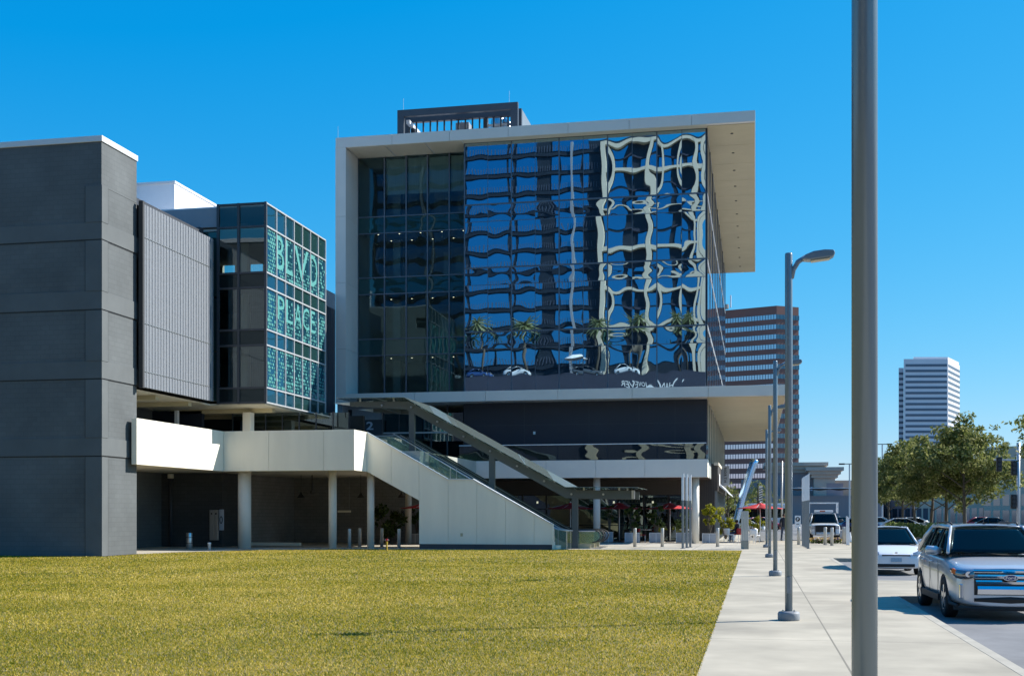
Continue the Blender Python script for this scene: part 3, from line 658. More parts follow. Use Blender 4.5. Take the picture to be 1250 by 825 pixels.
# ---------------------------------------------------------------- escalators
EX0, EX1 = fx(690, 60), fx(690, 60)-8.49; EZ = 4.9
LX = fx(736, 60.3)
def escalator(y0, label):
    t = thing('escalator', label, 'escalator', (EX0, y0, 0), 'escalators side by side')
    for y in (y0, y0+1.25):
        poly = [(LX-.35,.25),(EX0,.25),(EX1,EZ+.1),(EX1-1.6,EZ+.1),(EX1-1.6,EZ+.85),(EX1-.3,EZ+.92),(EX0-.35,.98),(EX0+.2,.88),(LX-.35,.88)]
        MB().prism(poly, y, y+.015, 'y').build('balustrade', M['rail_glass'], t)
        h = [(LX-.45,y,.30),(LX-.2,y,.36),(LX-.05,y,.5),(LX,y,.65),(LX-.08,y,.82),(LX-.3,y,.93),(EX0+.2,y,.93),(EX0-.1,y,.97),(EX0-.45,y,1.1),(EX1-.3,y,EZ+.97),(EX1-1.6,y,EZ+.92)]
        MB().tube(h, .03, 8).build('handrail', M['charcoal'], t, smooth=True)
        MB().tube([(p[0],p[1],p[2]-.05) for p in h[5:]], .032, 6).build('rail_profile', M['steel'], t)
        sk = [(LX-.5,0),(LX-.5,.22),(EX0,.3),(EX1,EZ+.16),(EX1-1.6,EZ+.16),(EX1-1.6,EZ-.35),(EX1,EZ-.4),(EX0-.2,0)]
        MB().prism(sk, y-.07 if y == y0 else y+.02, y-.005 if y == y0 else y+.085, 'y').build('skirt', M['soffit'], t)
    mb = MB()
    for k in range(21): mb.box(EX0-.405*k-.405, EX0-.405*k, y0+.12, y0+1.15, .233*k-.1, .233*(k+1)-.05)
    mb.build('steps', M['charcoal'], t)
    B(EX0, LX, y0+.12, y0+1.15, .004, .03).build('landing_plate', M['steel'], t)
escalator(59.5, 'nearer glass sided escalator right behind the white stair wall')
escalator(61.5, 'farther glass sided escalator beside the restaurant terrace')

# canopy over the escalators
cn = thing('escalator_canopy', 'grey steel and glass canopy sloping over the escalators', 'canopy', (-13, 59.2, 0))
CY = 59.2
q = [P(427,490.5,CY), P(498,489.8,CY), P(693,598,CY), P(771,598.5,CY)]; hb = .4
def beam(Y):
    up = q; lo = [(q[0][0], q[0][1]-.22), (q[1][0]-.12, q[1][1]-hb), (q[2][0]-.1, q[2][1]-hb), (q[3][0], q[3][1]-hb)]
    MB().prism(up+lo[::-1], Y, Y+.22, 'y').build('beam', M['canopy_steel'], cn)
beam(CY); beam(CY+3.9)
def roofz(X):
    return np.interp(X, [p[0] for p in q], [p[1] for p in q])
def glass_strip(Xa, Xb):
    za, zb = roofz(Xa)+.13, roofz(Xb)+.13
    MB().prism([(Xa+.01,za),(Xb-.01,zb),(Xb-.01,zb+.02),(Xa+.01,za+.02)], CY-.75, CY+4.9, 'y').build('glass_panel', M['canopy_glass'], cn)
    for Y in (CY+.11, CY+4.0):
        MB().bar(((Xa+Xb)/2, Y, (za+zb)/2-.14), ((Xa+Xb)/2, Y, (za+zb)/2-.003), .08).build('glass_clamp', M['steel'], cn)
nx = [q[0][0]-.5, (q[0][0]+q[1][0])/2, q[1][0]]+[q[1][0]+(q[2][0]-q[1][0])*k/6 for k in range(1,7)]+[(q[2][0]+q[3][0])/2, q[3][0]+.35]
for a, b in zip(nx[:-1], nx[1:]): glass_strip(a, b)
for X in nx[1:-1]:
    z = roofz(X); MB().box(X-.05, X+.05, CY+.22, CY+3.9, z-.3, z-.12).build('cross_beam', M['canopy_steel'], cn)
    for Y in (CY-.02,): MB().tube([(X+.2, Y, roofz(X+.2)-.2), (X+.2, Y-.12, roofz(X+.2)-.2)], .05, 8).build('bolt_cap', M['steel'], cn)
for px, z0 in ((503, 4.9), (600.7, 1.9), (702, 0)):
    X = fx(px, CY+.1)
    for Y in (CY+.01,): B(X-.15, X+.15, Y, Y+.2, z0 if Y < 60 else max(0, z0-.2), roofz(X)-.35).build('post', M['canopy_steel'], cn, .01)
B(q[3][0], q[3][0]+.14, CY-.05, CY+.27, q[3][1]-hb-.01, q[3][1]+.01).build('end_cap', M['steel'], cn)
for Y in (CY, CY+3.9): MB().prism([(q[0][0]-.9, q[0][1]-.05),(q[0][0]+.4,q[0][1]-.02),(q[0][0]+.4,q[0][1]-.26)], Y+.05, Y+.18, 'y').build('bracket', M['coping'], cn)

# ---------------------------------------------------------------- main office building
FY = 72.0; GYD = 72.7; GYR = 74.4; BK = 117.0
XL = fx(409.5, FY); XLi = fx(422, FY); XD = fx(567, GYD); XR = fx(863, GYD); SLX = fx(960, FY)
RT, RB, ST, SB = 25.6, 24.96, 9.34, 8.71
ob = thing('office_building', 'large glass office building with a white box frame and overhanging flat roof', 'building', (XL, FY, 0))
pr = [XL+(0-XL)*k/7 for k in range(8)]
panels(pr, FY, FY+.3, RB, RT, 'roof_fascia', M['frame_panel'], ob, .02)
B(XL+.01, -.02, FY+.3, BK, RB+.01, RT-.05).build('roof', M['coping'], ob)
B(-.02, 0.0, FY+.302, BK, RB, RT).build('roof_fascia', M['frame_panel'], ob)
zsg = [SB, 12.2, 16.4, 20.6, RB]
for a, b in zip(zsg[:-1], zsg[1:]): B(XL, XLi, FY, BK, a+.008, b-.008).build('side_wall', M['frame_panel'], ob)
sl_ = [XL]+[XLi+(SLX-XLi)*k/6 for k in range(0,7)]
panels(sl_[1:], FY, FY+.3, SB, ST, 'slab_fascia', M['frame_panel'], ob, .02)
B(XLi, SLX-.02, FY+.3, BK, SB+.01, ST-.01).build('floor_slab', M['frame_panel'], ob)
B(SLX-.02, SLX, FY+.302, BK, SB, ST).build('slab_fascia', M['frame_panel'], ob)
# soffits as hung boards
def soffit_boards(x0, x1, y0, y1, z, n, parent, gap=.035):
    for k in range(n): B(x0, x1, y0+(y1-y0)*k/n+gap/2, y0+(y1-y0)*(k+1)/n-gap/2, z-.02, z).build('soffit_board', M['soffit'], parent)
soffit_boards(XR+.02, -.05, FY+.32, BK, RB, 11, ob)
soffit_boards(XR+.02, SLX-.05, FY+.32, BK, SB, 5, ob, .01)
xs_ = [XLi+.02, fx(484,74.5), fx(531,74.5), XD-.02]
for a, b in zip(xs_[:-1], xs_[1:]): B(a+.05, b-.05, FY+.02, GYR-.05, RB-.02, RB-.002).build('soffit_board', M['soffit_pale'], ob)
B(XD, XR, FY+.02, GYD-.05, RB-.02, RB-.002).build('soffit_board', M['soffit_pale'], ob)
for k in range(11):
    y = FY+2+k*4; MB().tube([(-1.4,y,RB-.05),(-1.4,y,RB-.021)], .09, 10).build('soffit_light', M['black'], ob)
ROWS = [('V',9.34,12.03),('S',12.03,13.1),('V',13.1,16.02),('S',16.02,17.1),('V',17.1,19.98),('S',19.98,21.06),('V',21.06,24.93)]
DC = [XD+(XR-XD)*k/10 for k in range(11)]
for kd, z0, z1 in ROWS:
    for i_, (a, b) in enumerate(zip(DC[:-1], DC[1:])):
        pane('spandrel_pane' if kd == 'S' else 'curtain_wall_pane', M['spandrel'] if kd == 'S' else M['main_glass'], ob, a+.012, b-.012, z0+.012, z1-.012, GYD, bow=.0011 if i_ < 6 else (.0032 if i_ < 8 else .0062), rip=.0004 if i_ < 6 else .0010, n=14)
for i, x in enumerate(DC): B(x-(.035 if i % 2 == 0 else .014), x+(.035 if i % 2 == 0 else .014), GYD-(.03 if i % 2 == 0 else .008), GYD+.1, ST, RB-.025).build('mullion', M['mullion'], ob)
for kd, z0, z1 in ROWS:
    t_ = .045 if kd == 'V' else .016
    B(XD, XR, GYD-(.034 if kd == 'V' else .012), GYD+.1, z0-t_, z0+t_).build('transom', M['mullion'], ob)
B(XD, XR, GYD-.05, GYD+.1, 24.93, RB-.022).build('head_trim', M['charcoal'], ob)
B(XD+.05, XR-.15, GYD+.14, 80.5, ST+.05, RB-.1).build('core', M['black'], ob)
# right facade
SYC = [GYD+(BK-GYD)*k/9 for k in range(10)]
for kd, z0, z1 in ROWS:
    for a, b in zip(SYC[:-1], SYC[1:]):
        pane('side_pane', M['side_glass'], ob, a+.02, b-.02, z0+.012, z1-.012, XR, '+x', bow=.003, rip=.001, n=6)
for i, y in enumerate(SYC[:]): B(XR-.1, XR+.03, y-.03, y+.03, ST, RB-.025).build('side_mullion', M['mullion'], ob)
for kd, z0, z1 in ROWS:
    if kd == 'V': B(XR-.1, XR+.034, GYD, BK, z0-.04, z0+.04).build('side_transom', M['mullion_pale'], ob)
B(XL+.012, XL+.3, FY+.31, BK-.41, 0, SB-.004).build('side_wall', M['fascia_grey'], ob)
B(XL+.1, XR-.05, BK-.4, BK-.1, 0, RB).build('rear_wall', M['dark_metal'], ob)
# recessed clear bay
RC = [XLi+.02, fx(469.5,GYR), fx(496,GYR), fx(522,GYR), fx(548.5,GYR), XD+.02]
RC[0] = XLi
for kd, z0, z1 in ROWS:
    for a, b in zip(RC[:-1], RC[1:]):
        pane('teal_spandrel' if kd == 'S' else 'window', M['teal_spandrel'] if kd == 'S' else M['clear_glass'], ob, a+.03, b-.03, z0+.02, z1-.02, GYR, bow=.0028, rip=.0008)
for x in RC: B(x-.04, x+.04, GYR-.06, GYR+.1, ST, RB-.025).build('mullion', M['mullion'], ob)
for kd, z0, z1 in ROWS: B(XLi, XD, GYR-.064, GYR+.1, z0-.035, z0+.035).build('transom', M['mullion'], ob)
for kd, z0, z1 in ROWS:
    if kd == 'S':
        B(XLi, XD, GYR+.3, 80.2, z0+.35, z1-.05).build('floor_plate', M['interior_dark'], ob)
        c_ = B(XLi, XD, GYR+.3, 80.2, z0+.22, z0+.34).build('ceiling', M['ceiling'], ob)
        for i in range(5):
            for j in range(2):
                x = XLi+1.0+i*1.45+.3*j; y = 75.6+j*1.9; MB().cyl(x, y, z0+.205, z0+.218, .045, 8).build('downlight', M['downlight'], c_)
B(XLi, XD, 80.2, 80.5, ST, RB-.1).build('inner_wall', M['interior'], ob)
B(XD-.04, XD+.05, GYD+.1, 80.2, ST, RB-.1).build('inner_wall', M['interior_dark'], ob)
for z0, z1 in ((9.4,11.9),(13.3,15.9),(17.3,19.9),(21.2,24.9)):
    B(XLi+1.9, XLi+2.4, 76, 76.5, z0, z1).build('inner_column', M['interior'], ob)
    B(XLi+3.8+random.random(), XLi+5.1, 78.5, 78.6, z0, z1-.4).build('curtain', M['curtain'], ob)
    B(XLi+5.9, XLi+6.6, 77.2+random.random(), 78.9, z0, z1-.9).build('partition', M['interior'], ob)
for a, b in zip(RC[1:-1], RC[2:]): B(a+.06, b-.06, GYR+.16, GYR+.18, 22.5, 24.8).build('blind', M['curtain'], ob)
# level two, under the slab
B(fx(566,73.5), XR-.03, 73.5, 73.8, 4.92, SB-.01).build('navy_wall', M['navy_panel'], ob)
pj = MB()
for px in (640, 719, 780, 824): X = fx(px, 73.5); pj.box(X-.008, X+.008, 73.494, 73.5, 5.9, SB-.03)
pj.box(fx(566,73.5), XR-.03, 73.493, 73.499, 7.3, 7.315); pj.build('panel_joint', M['dark_metal'], ob)
X = fx(652, 73.4); B(X-.07, X+.07, 73.45, 73.49, fz(530,X,73.4), fz(526.5,X,73.4)).build('wall_light', M['white_paint'], ob)
for k in range(5):
    a = fx(468,74)+(fx(566,74)-fx(468,74))*k/5; b = fx(468,74)+(fx(566,74)-fx(468,74))*(k+1)/5
    B(a+.04, b-.04, 74, 74.03, 4.95, 8.2).build('shop_window', M['shop_glass'], ob); B(a-.04, a+.036, 73.95, 74.08, 4.92, SB-.01).build('shop_mullion', M['dark_metal'], ob)
B(fx(468,74), fx(566,74), 73.94, 74.085, 6.9, 7.0).build('shop_transom', M['mullion_pale'], ob)
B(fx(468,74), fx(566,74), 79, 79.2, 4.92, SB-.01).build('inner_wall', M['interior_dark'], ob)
B(XL+.005, fx(468,74)-.045, 73.6, 73.9, 4.92, SB-.01).build('entrance_wall', M['fascia_grey'], ob)
a, b = fx(435.5,73.5), fx(466,73.5)
sg = B(a, b, 73.52, 73.598, 4.95, fz(512.5, a, 73.5)).build('sign_panel', M['dark_metal'], ob)
front_text('2', 447.3, 455.8, 514.5, 524.5, 73.5, 'numeral', M['letter_grey'], sg, off=.0)
front_text('P', 457.5, 462.8, 530.5, 537, 73.5, 'letter', M['letter_grey'], sg)
B(fx(418,73), fx(426,73), 73.57, 73.597, fz(511,-25,73), fz(499,-25,73)).build('dark_opening', M['black'], ob)
for k in range(12):
    y = 74.2+k*3.4; B(XR-.02, XR+.05, y, y+.16, 4.95, SB-.02).build('side_fin', M['soffit_pale'], ob)
    B(XR-.08, XR-.03, y+.165, y+3.39, 4.95, SB-.02).build('side_shop_pane', M['shop_glass'], ob)
# terrace
TX0 = fx(520, 70); TX1 = fx(863.5, 70)
tp = [TX0, fx(600,70), fx(666.5,70), fx(727,70), fx(787,70), TX1]
panels(tp, 70, 70.25, 3.87, 4.91, 'terrace_fascia', M['terrace_panel'], ob, .015)
B(TX1-.003, TX1+.012, 70.001, 71.9, 3.87, 4.91).build('terrace_end', M['white_panel'], ob)
B(TX0, TX1-.02, 70.05, 77.6, 3.95, 4.88).build('terrace_deck', M['interior'], ob)
B(TX0, TX1-.02, 70.26, 76.9, 3.90, 3.945).build('terrace_soffit', M['brown_siding'], ob)
rl = [fx(560,70)]+[fx(p,70) for p in (620,680,741,802,861.5)]
for a, b in zip(rl[:-1], rl[1:]): pane('rail_pane', M['shop_glass'], ob, a+.015, b-.015, 4.93, 5.83, 70.1, bow=.006, rip=.002)
B(rl[0], rl[-1]+.03, 70.06, 70.13, 5.83, 5.88).build('rail_cap', M['coping'], ob)
pane('rail_pane', M['rail_glass'], ob, 70.15, 73.3, 4.93, 5.83, rl[-1]+.02, '+x', n=4)
for px, r_ in ((728.5,.21),(849,.215)):
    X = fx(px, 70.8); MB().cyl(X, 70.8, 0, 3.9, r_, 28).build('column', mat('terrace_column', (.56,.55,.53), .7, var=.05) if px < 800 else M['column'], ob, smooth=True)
# restaurant front
RX0, RX1 = -18.2, fx(858, 77)
B(RX0, RX1, 77, 77.3, 2.95, 3.9).build('siding_band', M['brown_siding'], ob)
nw = 9
for k in range(nw):
    a = RX0+(RX1-.6-RX0)*k/nw; b = RX0+(RX1-.6-RX0)*(k+1)/nw
    wd = pane('restaurant_window', M['shop_glass'], ob, a+.05, b-.05, .05, 2.92, 77.1, bow=.004, rip=.002)
    B(a-.05, a+.046, 77.02, 77.2, 0, 2.945).build('restaurant_mullion', M['black'], ob)
for z in (1.0, 2.05): B(RX0, RX1-.6, 77.03, 77.19, z-.025, z+.025).build('restaurant_transom', M['black'], ob)
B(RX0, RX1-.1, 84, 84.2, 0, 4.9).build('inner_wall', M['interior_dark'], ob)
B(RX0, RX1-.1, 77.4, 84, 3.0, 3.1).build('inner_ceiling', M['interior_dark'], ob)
bs_ = B(RX0+6, RX1-1.2, 82.4, 82.9, .05, 1.1).build('bar_counter', M['tan_bottle'], ob)
for z in (1.55, 2.05, 2.5):
    sh = B(RX0+6.4, RX1-2, 83.6, 83.95, z-.05, z).build('bar_shelf', M['soffit_pale'], ob); mb = MB()
    for k in range(30): X = RX0+6.6+k*.24; mb.cyl(X, 83.75, z+.002, z+.2+.1*random.random(), .05, 6)
    mb.build('bottle_row', M['tan_bottle'], sh)
for k in range(14):
    X = RX0+4+k*.85; MB().cyl(X, 78+(k%3)*.9, 2.42, 2.56, .06, 8).build('inner_lamp', M['downlight'] if k % 3 == 0 else M['curtain'], ob)
B(RX1-.55, RX1+.75, 76.7, 76.9, 0, 4.9).build('siding_wall', M['brown_siding'], ob)
for k in range(9): X = RX1-.5+k*.145; B(X, X+.03, 76.685, 76.699, 0, 4.9).build('siding_batten', M['charcoal'], ob)
B(RX1+.752, RX1+.95, 76.75, 100, 3.2, 4.8).build('side_fascia', M['brown_siding'], ob)
B(RX1+.70, RX1+1.0, 76.65, 100, 4.802, 5.0).build('side_trim', M['soffit_pale'], ob)
for k in range(8):
    y = 77+k*2.9; B(RX1+.78, RX1+.84, y+.1, y+2.8, .1, 3.15).build('side_window', M['shop_glass'], ob); B(RX1+.76, RX1+.9, y-.1, y+.09, 0, 3.19).build('side_mullion', M['grey_metal'], ob)
MB().prism([(RX1+.95,3.55),(RX1+1.55,3.05),(RX1+1.55,3.1),(RX1+.95,3.75)], 78.5, 96, 'y').build('awning', M['coping'], ob)
B(RX1+1.0, RX1+1.02, 77.4, 79.2, 3.55, 4.3).build('side_sign', M['white_paint'], ob)
# hanging vertical sign
vs_ = thing('blade_sign', 'pale vertical blade sign with stacked lettering on the restaurant corner', 'sign', (fx(885,84), 84, 0))
a, b = fx(880.3,84), fx(890.3,84); z0, z1 = fz(592.5,a,84), fz(568.5,a,84)
B(a, b, 84, 84.12, z0, z1).build('board', M['fascia_grey'], vs_, .01)
B(RX1+.9, a+.05, 84.03, 84.09, z1-.3, z1-.22).build('arm', M['grey_metal'], vs_); B(RX1+.9, a+.05, 84.03, 84.09, z0+.2, z0+.28).build('arm', M['grey_metal'], vs_)
for i, ch in enumerate('NORTH'):
    cz = z1-.22-i*(z1-z0-.3)/5
    mb = MB().text(ch, .24, lambda x, y, z: (x, y, z), ext=.004, align='CENTER', bold=.006)
    mb.v = [((a+b)/2+p[1]-.08, 83.985-p[2], cz-p[0]) for p in mb.v]; mb.build('letter', M['black'], vs_)
# rooftop screen
rs = thing('rooftop_screen', 'dark open steel screen frame around machinery on the office roof', 'screen', (fx(560,78), 78, RT))
a, b = fx(485,78), fx(632,78); zt = fz(124.5, b, 78); RYB = 79.3
for y in (78, RYB):
    B(a, b, y, y+.3, zt-.45, zt).build('top_beam', M['dark_metal'], rs)
    B(a, a+.45, y+.002, y+.298, RT-.05, zt-.452).build('post', M['dark_metal'], rs); B(b-.5, b, y+.002, y+.298, RT-.05, zt-.452).build('post', M['dark_metal'], rs)
B(a+.452, a+.7, 78.6, 82, zt-.75, zt-.5).build('side_beam', M['coping'], rs); B(a+.752, a+1.0, 79.7, 83, zt-1.9, zt-1.6).build('side_beam', M['coping'], rs); B(a+.452, a+.75, 79.7, 79.95, RT, zt-.76).build('side_post', M['dark_metal'], rs)
B(b-.12, b-.003, 79.61, 84, RT-.05, zt-.003).build('side_panel', M['grey_metal'], rs)
B(a+.3, b-.13, RYB+.02, RYB+.2, zt-1.75, zt-1.4).build('mid_beam', M['dark_metal'], rs)
for k in range(16):
    x = a+.45+(b-a-.9)*k/15; B(x-.05, x+.05, RYB+.05, RYB+.15, RT, zt-.452).build('grid_bar', M['charcoal'], rs)
for z in (zt-1.3, zt-2.7, zt-3.3): B(a+.45, b-.5, RYB+.06, RYB+.12, z, z+.05).build('grid_bar', M['grey_metal'], rs)
x = fx(592.5,79.8); B(x-.15, x+.15, 79.8, 80.1, RT, zt-.1).build('post', M['dark_metal'], rs); B(x+.16, b-.5, 79.85, 80.0, zt-.9, zt-.75).build('grid_bar', M['coping'], rs)
for x in (a+.4, b-.6, XL+.1): MB().cyl(x, 78.1 if x > XL+1 else 72.2, (zt if x > XL+1 else RT)-.01, (zt if x > XL+1 else RT)+.8, .012, 5).build('lightning_rod', M['steel'], rs)
ru = thing('roof_unit', 'grey box air unit inside the rooftop screen', 'machine', (fx(566,80), 80, RT)); a_ = fx(556,80); B(a_, a_+.95, 80, 81.4, RT-.04, fz(150,a_,80)).build('housing', M['fascia_grey'], ru, .03); MB().cyl(a_+.3, 80.6, fz(150,a_,80), fz(146,a_,80), .08, 10).build('vent_pipe', M['steel'], ru)
rt_ = thing('roof_tank', 'shiny round metal exhaust tank inside the rooftop screen', 'tank', (fx(609,81), 81, RT)); x = fx(608,81); z = fz(141.5,x,81)
MB().lathe(x, 81, [(.5,RT-.04),(.5,z-.4),(.4,z-.15),(.2,z)], 20).build('shell', M['steel'], rt_, smooth=True); MB().tube([(x+.4,80.9,z-.35),(x+.75,80.9,z-.6),(x+.8,80.9,RT)], .2, 10).build('duct', M['steel'], rt_, smooth=True)
# grey link block between glass box and office
LKX = XL-.012
lk = thing('link_building', 'dark ribbed metal wall filling the gap between glass box and office', 'building', (-25, 66, 0))
B(-40, LKX, 67, 72, 5, fz(361,-26,67)).build('wall', M['navy_panel'], lk)
for k in range(12): y = 67.2+k*.4; B(LKX+.001, LKX+.011, y-.03, y+.03, 5, fz(361,-26,67)-.02).build('rib', M['dark_metal'], lk)
B(-40, LKX, 67.5, 72, fz(361,-26,67)+.002, fz(342.5,-26,67.5)).build('parapet', M['fascia_grey'], lk)
# ================================================================= VEGETATION
def leaves(name, centers, rad, n, size, m, parent, flat=.75, kind=None):
    """many small leaf faces spread through clumps"""
    cs = np.array(centers); w_ = np.array(rad)**2; idx = rng.choice(len(cs), n, p=w_/w_.sum())
    d = rng.normal(size=(n,3)); d /= np.linalg.norm(d, axis=1)[:,None]; r = rng.uniform(.15, 1.05, n)**.6
    P_ = cs[idx]+d*(np.array(rad)[idx]*r)[:,None]*np.array([1,1,flat])
    a = rng.normal(size=(n,3)); a /= np.linalg.norm(a, axis=1)[:,None]; b = np.cross(a, rng.normal(size=(n,3))); b /= np.linalg.norm(b, axis=1)[:,None]
    s = (size*rng.uniform(.55, 1.35, n))[:,None]
    V = np.stack([P_-a*s, P_+b*s*.45, P_+a*s, P_-b*s*.45], 1)
    org = np.array(ORG.get(parent.name, (0,0,0)))
    V = (V-org).reshape(-1)
    me = bpy.data.meshes.new(name); me.vertices.add(4*n); me.vertices.foreach_set('co', V); me.loops.add(4*n); me.loops.foreach_set('vertex_index', np.arange(4*n, dtype=np.int32))
    me.polygons.add(n); me.polygons.foreach_set('loop_start', np.arange(0,4*n,4,dtype=np.int32)); me.polygons.foreach_set('loop_total', np.full(n,4,dtype=np.int32)); me.update(calc_edges=True); me.materials.append(m)
    o = bpy.data.objects.new(name, me); C.objects.link(o); o.parent = parent
    if kind: o['kind'] = kind
    return o
def oak(label, px, D, H, spread, crown0, group='oak trees on the parking island', n=5200, gz=-.14, size=.15, tr=.13, name='oak_tree'):
    X, Y = dp(px, D); t = thing(name, label, 'tree', (X, Y, gz), group)
    tk = MB(); h1 = crown0*1.1; jx, jy = random.uniform(-.2,.2), random.uniform(-.2,.2)
    tk.tube([(X,Y,gz),(X+jx*.3,Y+jy*.3,gz+h1*.5),(X+jx,Y+jy,gz+h1),(X+jx*1.5,Y+jy*1.5,gz+H*.62),(X+jx,Y+jy,gz+H*.93)], [tr*1.25,tr,tr*.85,tr*.5,.03], 9)
    cs = []; rd = []
    nl = 13
    for k in range(nl):
        a = k*2.4+random.uniform(-.4,.4); f = k/(nl-1); zb = gz+crown0*.95+(H-crown0)*f*.62
        L_ = spread*(1-.55*f)*random.uniform(.65,1.12); ze = zb+L_*random.uniform(.35,.75)
        p0 = Vector((X+jx*.8,Y+jy*.8,zb)); p2 = Vector((X+math.cos(a)*L_,Y+math.sin(a)*L_,min(ze, gz+H-.4))); pm = (p0+p2)/2+Vector((0,0,.25))
        tk.tube([p0,pm,p2], [tr*.42,tr*.25,.02], 6)
        for _k in range(3): cs.append(tuple(p2+Vector((random.gauss(0,.5),random.gauss(0,.5),random.uniform(.1,1.0))))); rd.append(.2*spread/2.6)
        for q, rr in ((p2,.54),(pm.lerp(p2,.6),.58),(pm,.52)):
            for j in range(2):
                cs.append(tuple(q+Vector((random.gauss(0,.55),random.gauss(0,.55),random.gauss(0,.45))))); rd.append(rr*random.uniform(.55,1.15)*spread/2.6)
    for k in range(5): cs.append((X+jx+random.gauss(0,.35),Y+jy+random.gauss(0,.35),gz+H*(.8+.045*k))); rd.append(.42*spread/2.6)
    tk.build('trunk', M['bark'], t, smooth=True)
    leaves('crown', cs, rd, n, size, M['oak'], t); return t
oak('tallest oak with sparse spreading top, right of the row', 1178, 88, 9.2, 4.5, 2.5, n=12500)
oak('oak with dense crown just left of the tallest oak', 1155, 92, 7.9, 3.5, 2.2, n=12000)
oak('oak with dark crown and forked base in the middle of the row', 1136, 97, 8.1, 3.6, 2.2, n=12000)
oak('oak with olive crown in front of the white tower', 1118, 108, 8.6, 3.9, 2.2, n=12000)
oak('oak with olive crown left of the white tower base', 1102, 118, 8.9, 4.0, 2.3, n=11000)
oak('small far oak right beside the nearest lamp pole', 1085, 132, 8.6, 4.0, 2.3, n=8000)
oak('near oak at the right edge of the photo, only branch tips showing', 1297, 60, 7.8, 3.4, 3.0, n=2600)
oak('distant oak behind the leaning chrome sculpture', 887, 120, 5.2, 1.6, 1.4, n=1500, group='oaks beyond the restaurant')
oak('distant oak beyond the plaza, right of the chrome sculpture', 926, 150, 6.0, 2.2, 1.6, n=1500, group='oaks beyond the restaurant')
def bushy(name, label, X, Y, z0, z1, r, m, n, cat='shrub', group=None, size=.09):
    t = thing(name, label, cat, (X, Y, z0), group); tk = MB(); cs = []; rd = []
    for k in range(13):
        a = k*2.4; q = (X+math.cos(a)*r*random.uniform(.2,1.0), Y+math.sin(a)*r*random.uniform(.2,1.0), z0+(z1-z0)*random.uniform(.25,1.0)); tk.tube([(X+.03*math.cos(a),Y+.03*math.sin(a),z0),((X+q[0])/2,(Y+q[1])/2,(z0+q[2])/2+.1),q],[.025,.018,.006],5); cs.append(q); rd.append(r*random.uniform(.16,.42))
    tk.build('stem', M['bark'], t); leaves('foliage', cs, rd, n, size, m, t, flat=.9); return t
# hedge
hx = []; t = thing('hedge', 'long low green hedge in front of the oak trunks', 'hedge', (*dp(1122, 92), -.14))
A = Vector((*dp(1088, 100), 0)); Bq = Vector((*dp(1150, 84), 0)); cs = []; rd = []
for k in range(46): p = A.lerp(Bq, k/45); cs += [(p.x+random.uniform(-.5,.5), p.y+random.uniform(-.5,.5), .2+random.uniform(0,.5))]; rd.append(.55)
leaves('foliage', cs, rd, 6500, .15, M['hedge'], t)
isl = [dp(1088,99), dp(1152,82), dp(1185,80), dp(1215,100), dp(1120,160), dp(1080,150)]
struct('parking_island', MB().prism(isl, -.157, -.0), M['kerb'])

# ================================================================= STREET FURNITURE
LP = 13.48*1.06; LX0, LY0 = .545, 20.36
def street_lamp(label):
    t = thing('street_lamp', label, 'street lamp', (0,0,0), 'street lamps along the walk')
    MB().lathe(0, 0, [(.062,.13),(.062,6.08),(.055,6.1)], 32).build('pole', M['pole'], t, smooth=True)
    MB().lathe(0, 0, [(.175,0),(.18,.02),(.18,.11),(.165,.14),(.12,.15),(.066,.152)], 32).build('base', M['pole_base'], t, smooth=True)
    MB().box(-.035,.035,-.068,-.055,.45,.72).build('hand_hole_cover', M['pole_base'], t, .006)
    for k in range(4): MB().cyl(.13*math.cos(k*1.571+.78),.13*math.sin(k*1.571+.78),.13,.165,.016,6).build('bolt', M['steel'], t)
    MB().tube([(.05,0,5.68),(.075,0,5.82),(.15,0,5.95),(.28,0,6.03)], [.035,.04,.042,.04], 10).build('arm', M['pole'], t, smooth=True)
    pr_ = [(.20,5.97),(.27,6.05),(.40,6.10),(.58,6.12),(.72,6.11),(.745,6.06),(.73,6.02),(.68,5.99),(.33,5.955)]
    hd = MB(); hd.prism(pr_, -.12, .12, 'y'); o = hd.build('lamp_head', M['pole'], t, .035)
    MB().prism([(.36,5.952),(.66,5.982),(.66,5.970),(.36,5.938)], -.085, .085, 'y').build('lens', M['lens'], o)
    return t
lamp = street_lamp('nearest grey lamp pole, running out of the frame at the top')
lamp.location = (LX0-.02, LY0-LP, 0)
for k, lb in enumerate(('second nearest grey street lamp with its curved arm head against the blue sky','third grey street lamp from the viewer along the walk','fourth grey street lamp from the viewer along the walk','farthest grey street lamp of the row on the walk')):
    dup(lamp, (LX0+.01*k, LY0+LP*k, 0), label=lb)
def bollard():
    t = thing('bollard', '', 'bollard', (0,0,0), 'round metal bollards on the plaza')
    MB().lathe(0,0,[(.088,0),(.088,.96),(.08,.98),(.05,.985)],16).build('post', M['bollard'], t, smooth=True)
    MB().lathe(0,0,[(.115,0),(.115,.015),(.09,.02)],16).build('flange', M['grey_metal'], t); return t
bl = [(426.5,668.7,'round metal bollard right of the middle walkway column'),(439,667,'dark round bollard directly left of the thin walkway column'),(466,667,'dark round bollard right of the thin walkway column'),(487,668.7,'pale round bollard just left of the white stair wall'),
 (775,667.2,'pale round bollard in front of the planters, left of the other two there'),(808.5,667.2,'pale round bollard just left of the three white topped marker posts'),(876,667,'pale round bollard in front of the yellow green shrub'),
 (975,664.5,'round bollard under the round parking sign'),(1007.3,664.5,'bollard in front of the left half of the white truck'),(1015.5,665.5,'bollard in front of the right half of the white truck'),(1030,663.5,'bollard just right of the white truck'),(1033,663.8,'bollard beside the thin white post near the lamp pole')]
b0 = None
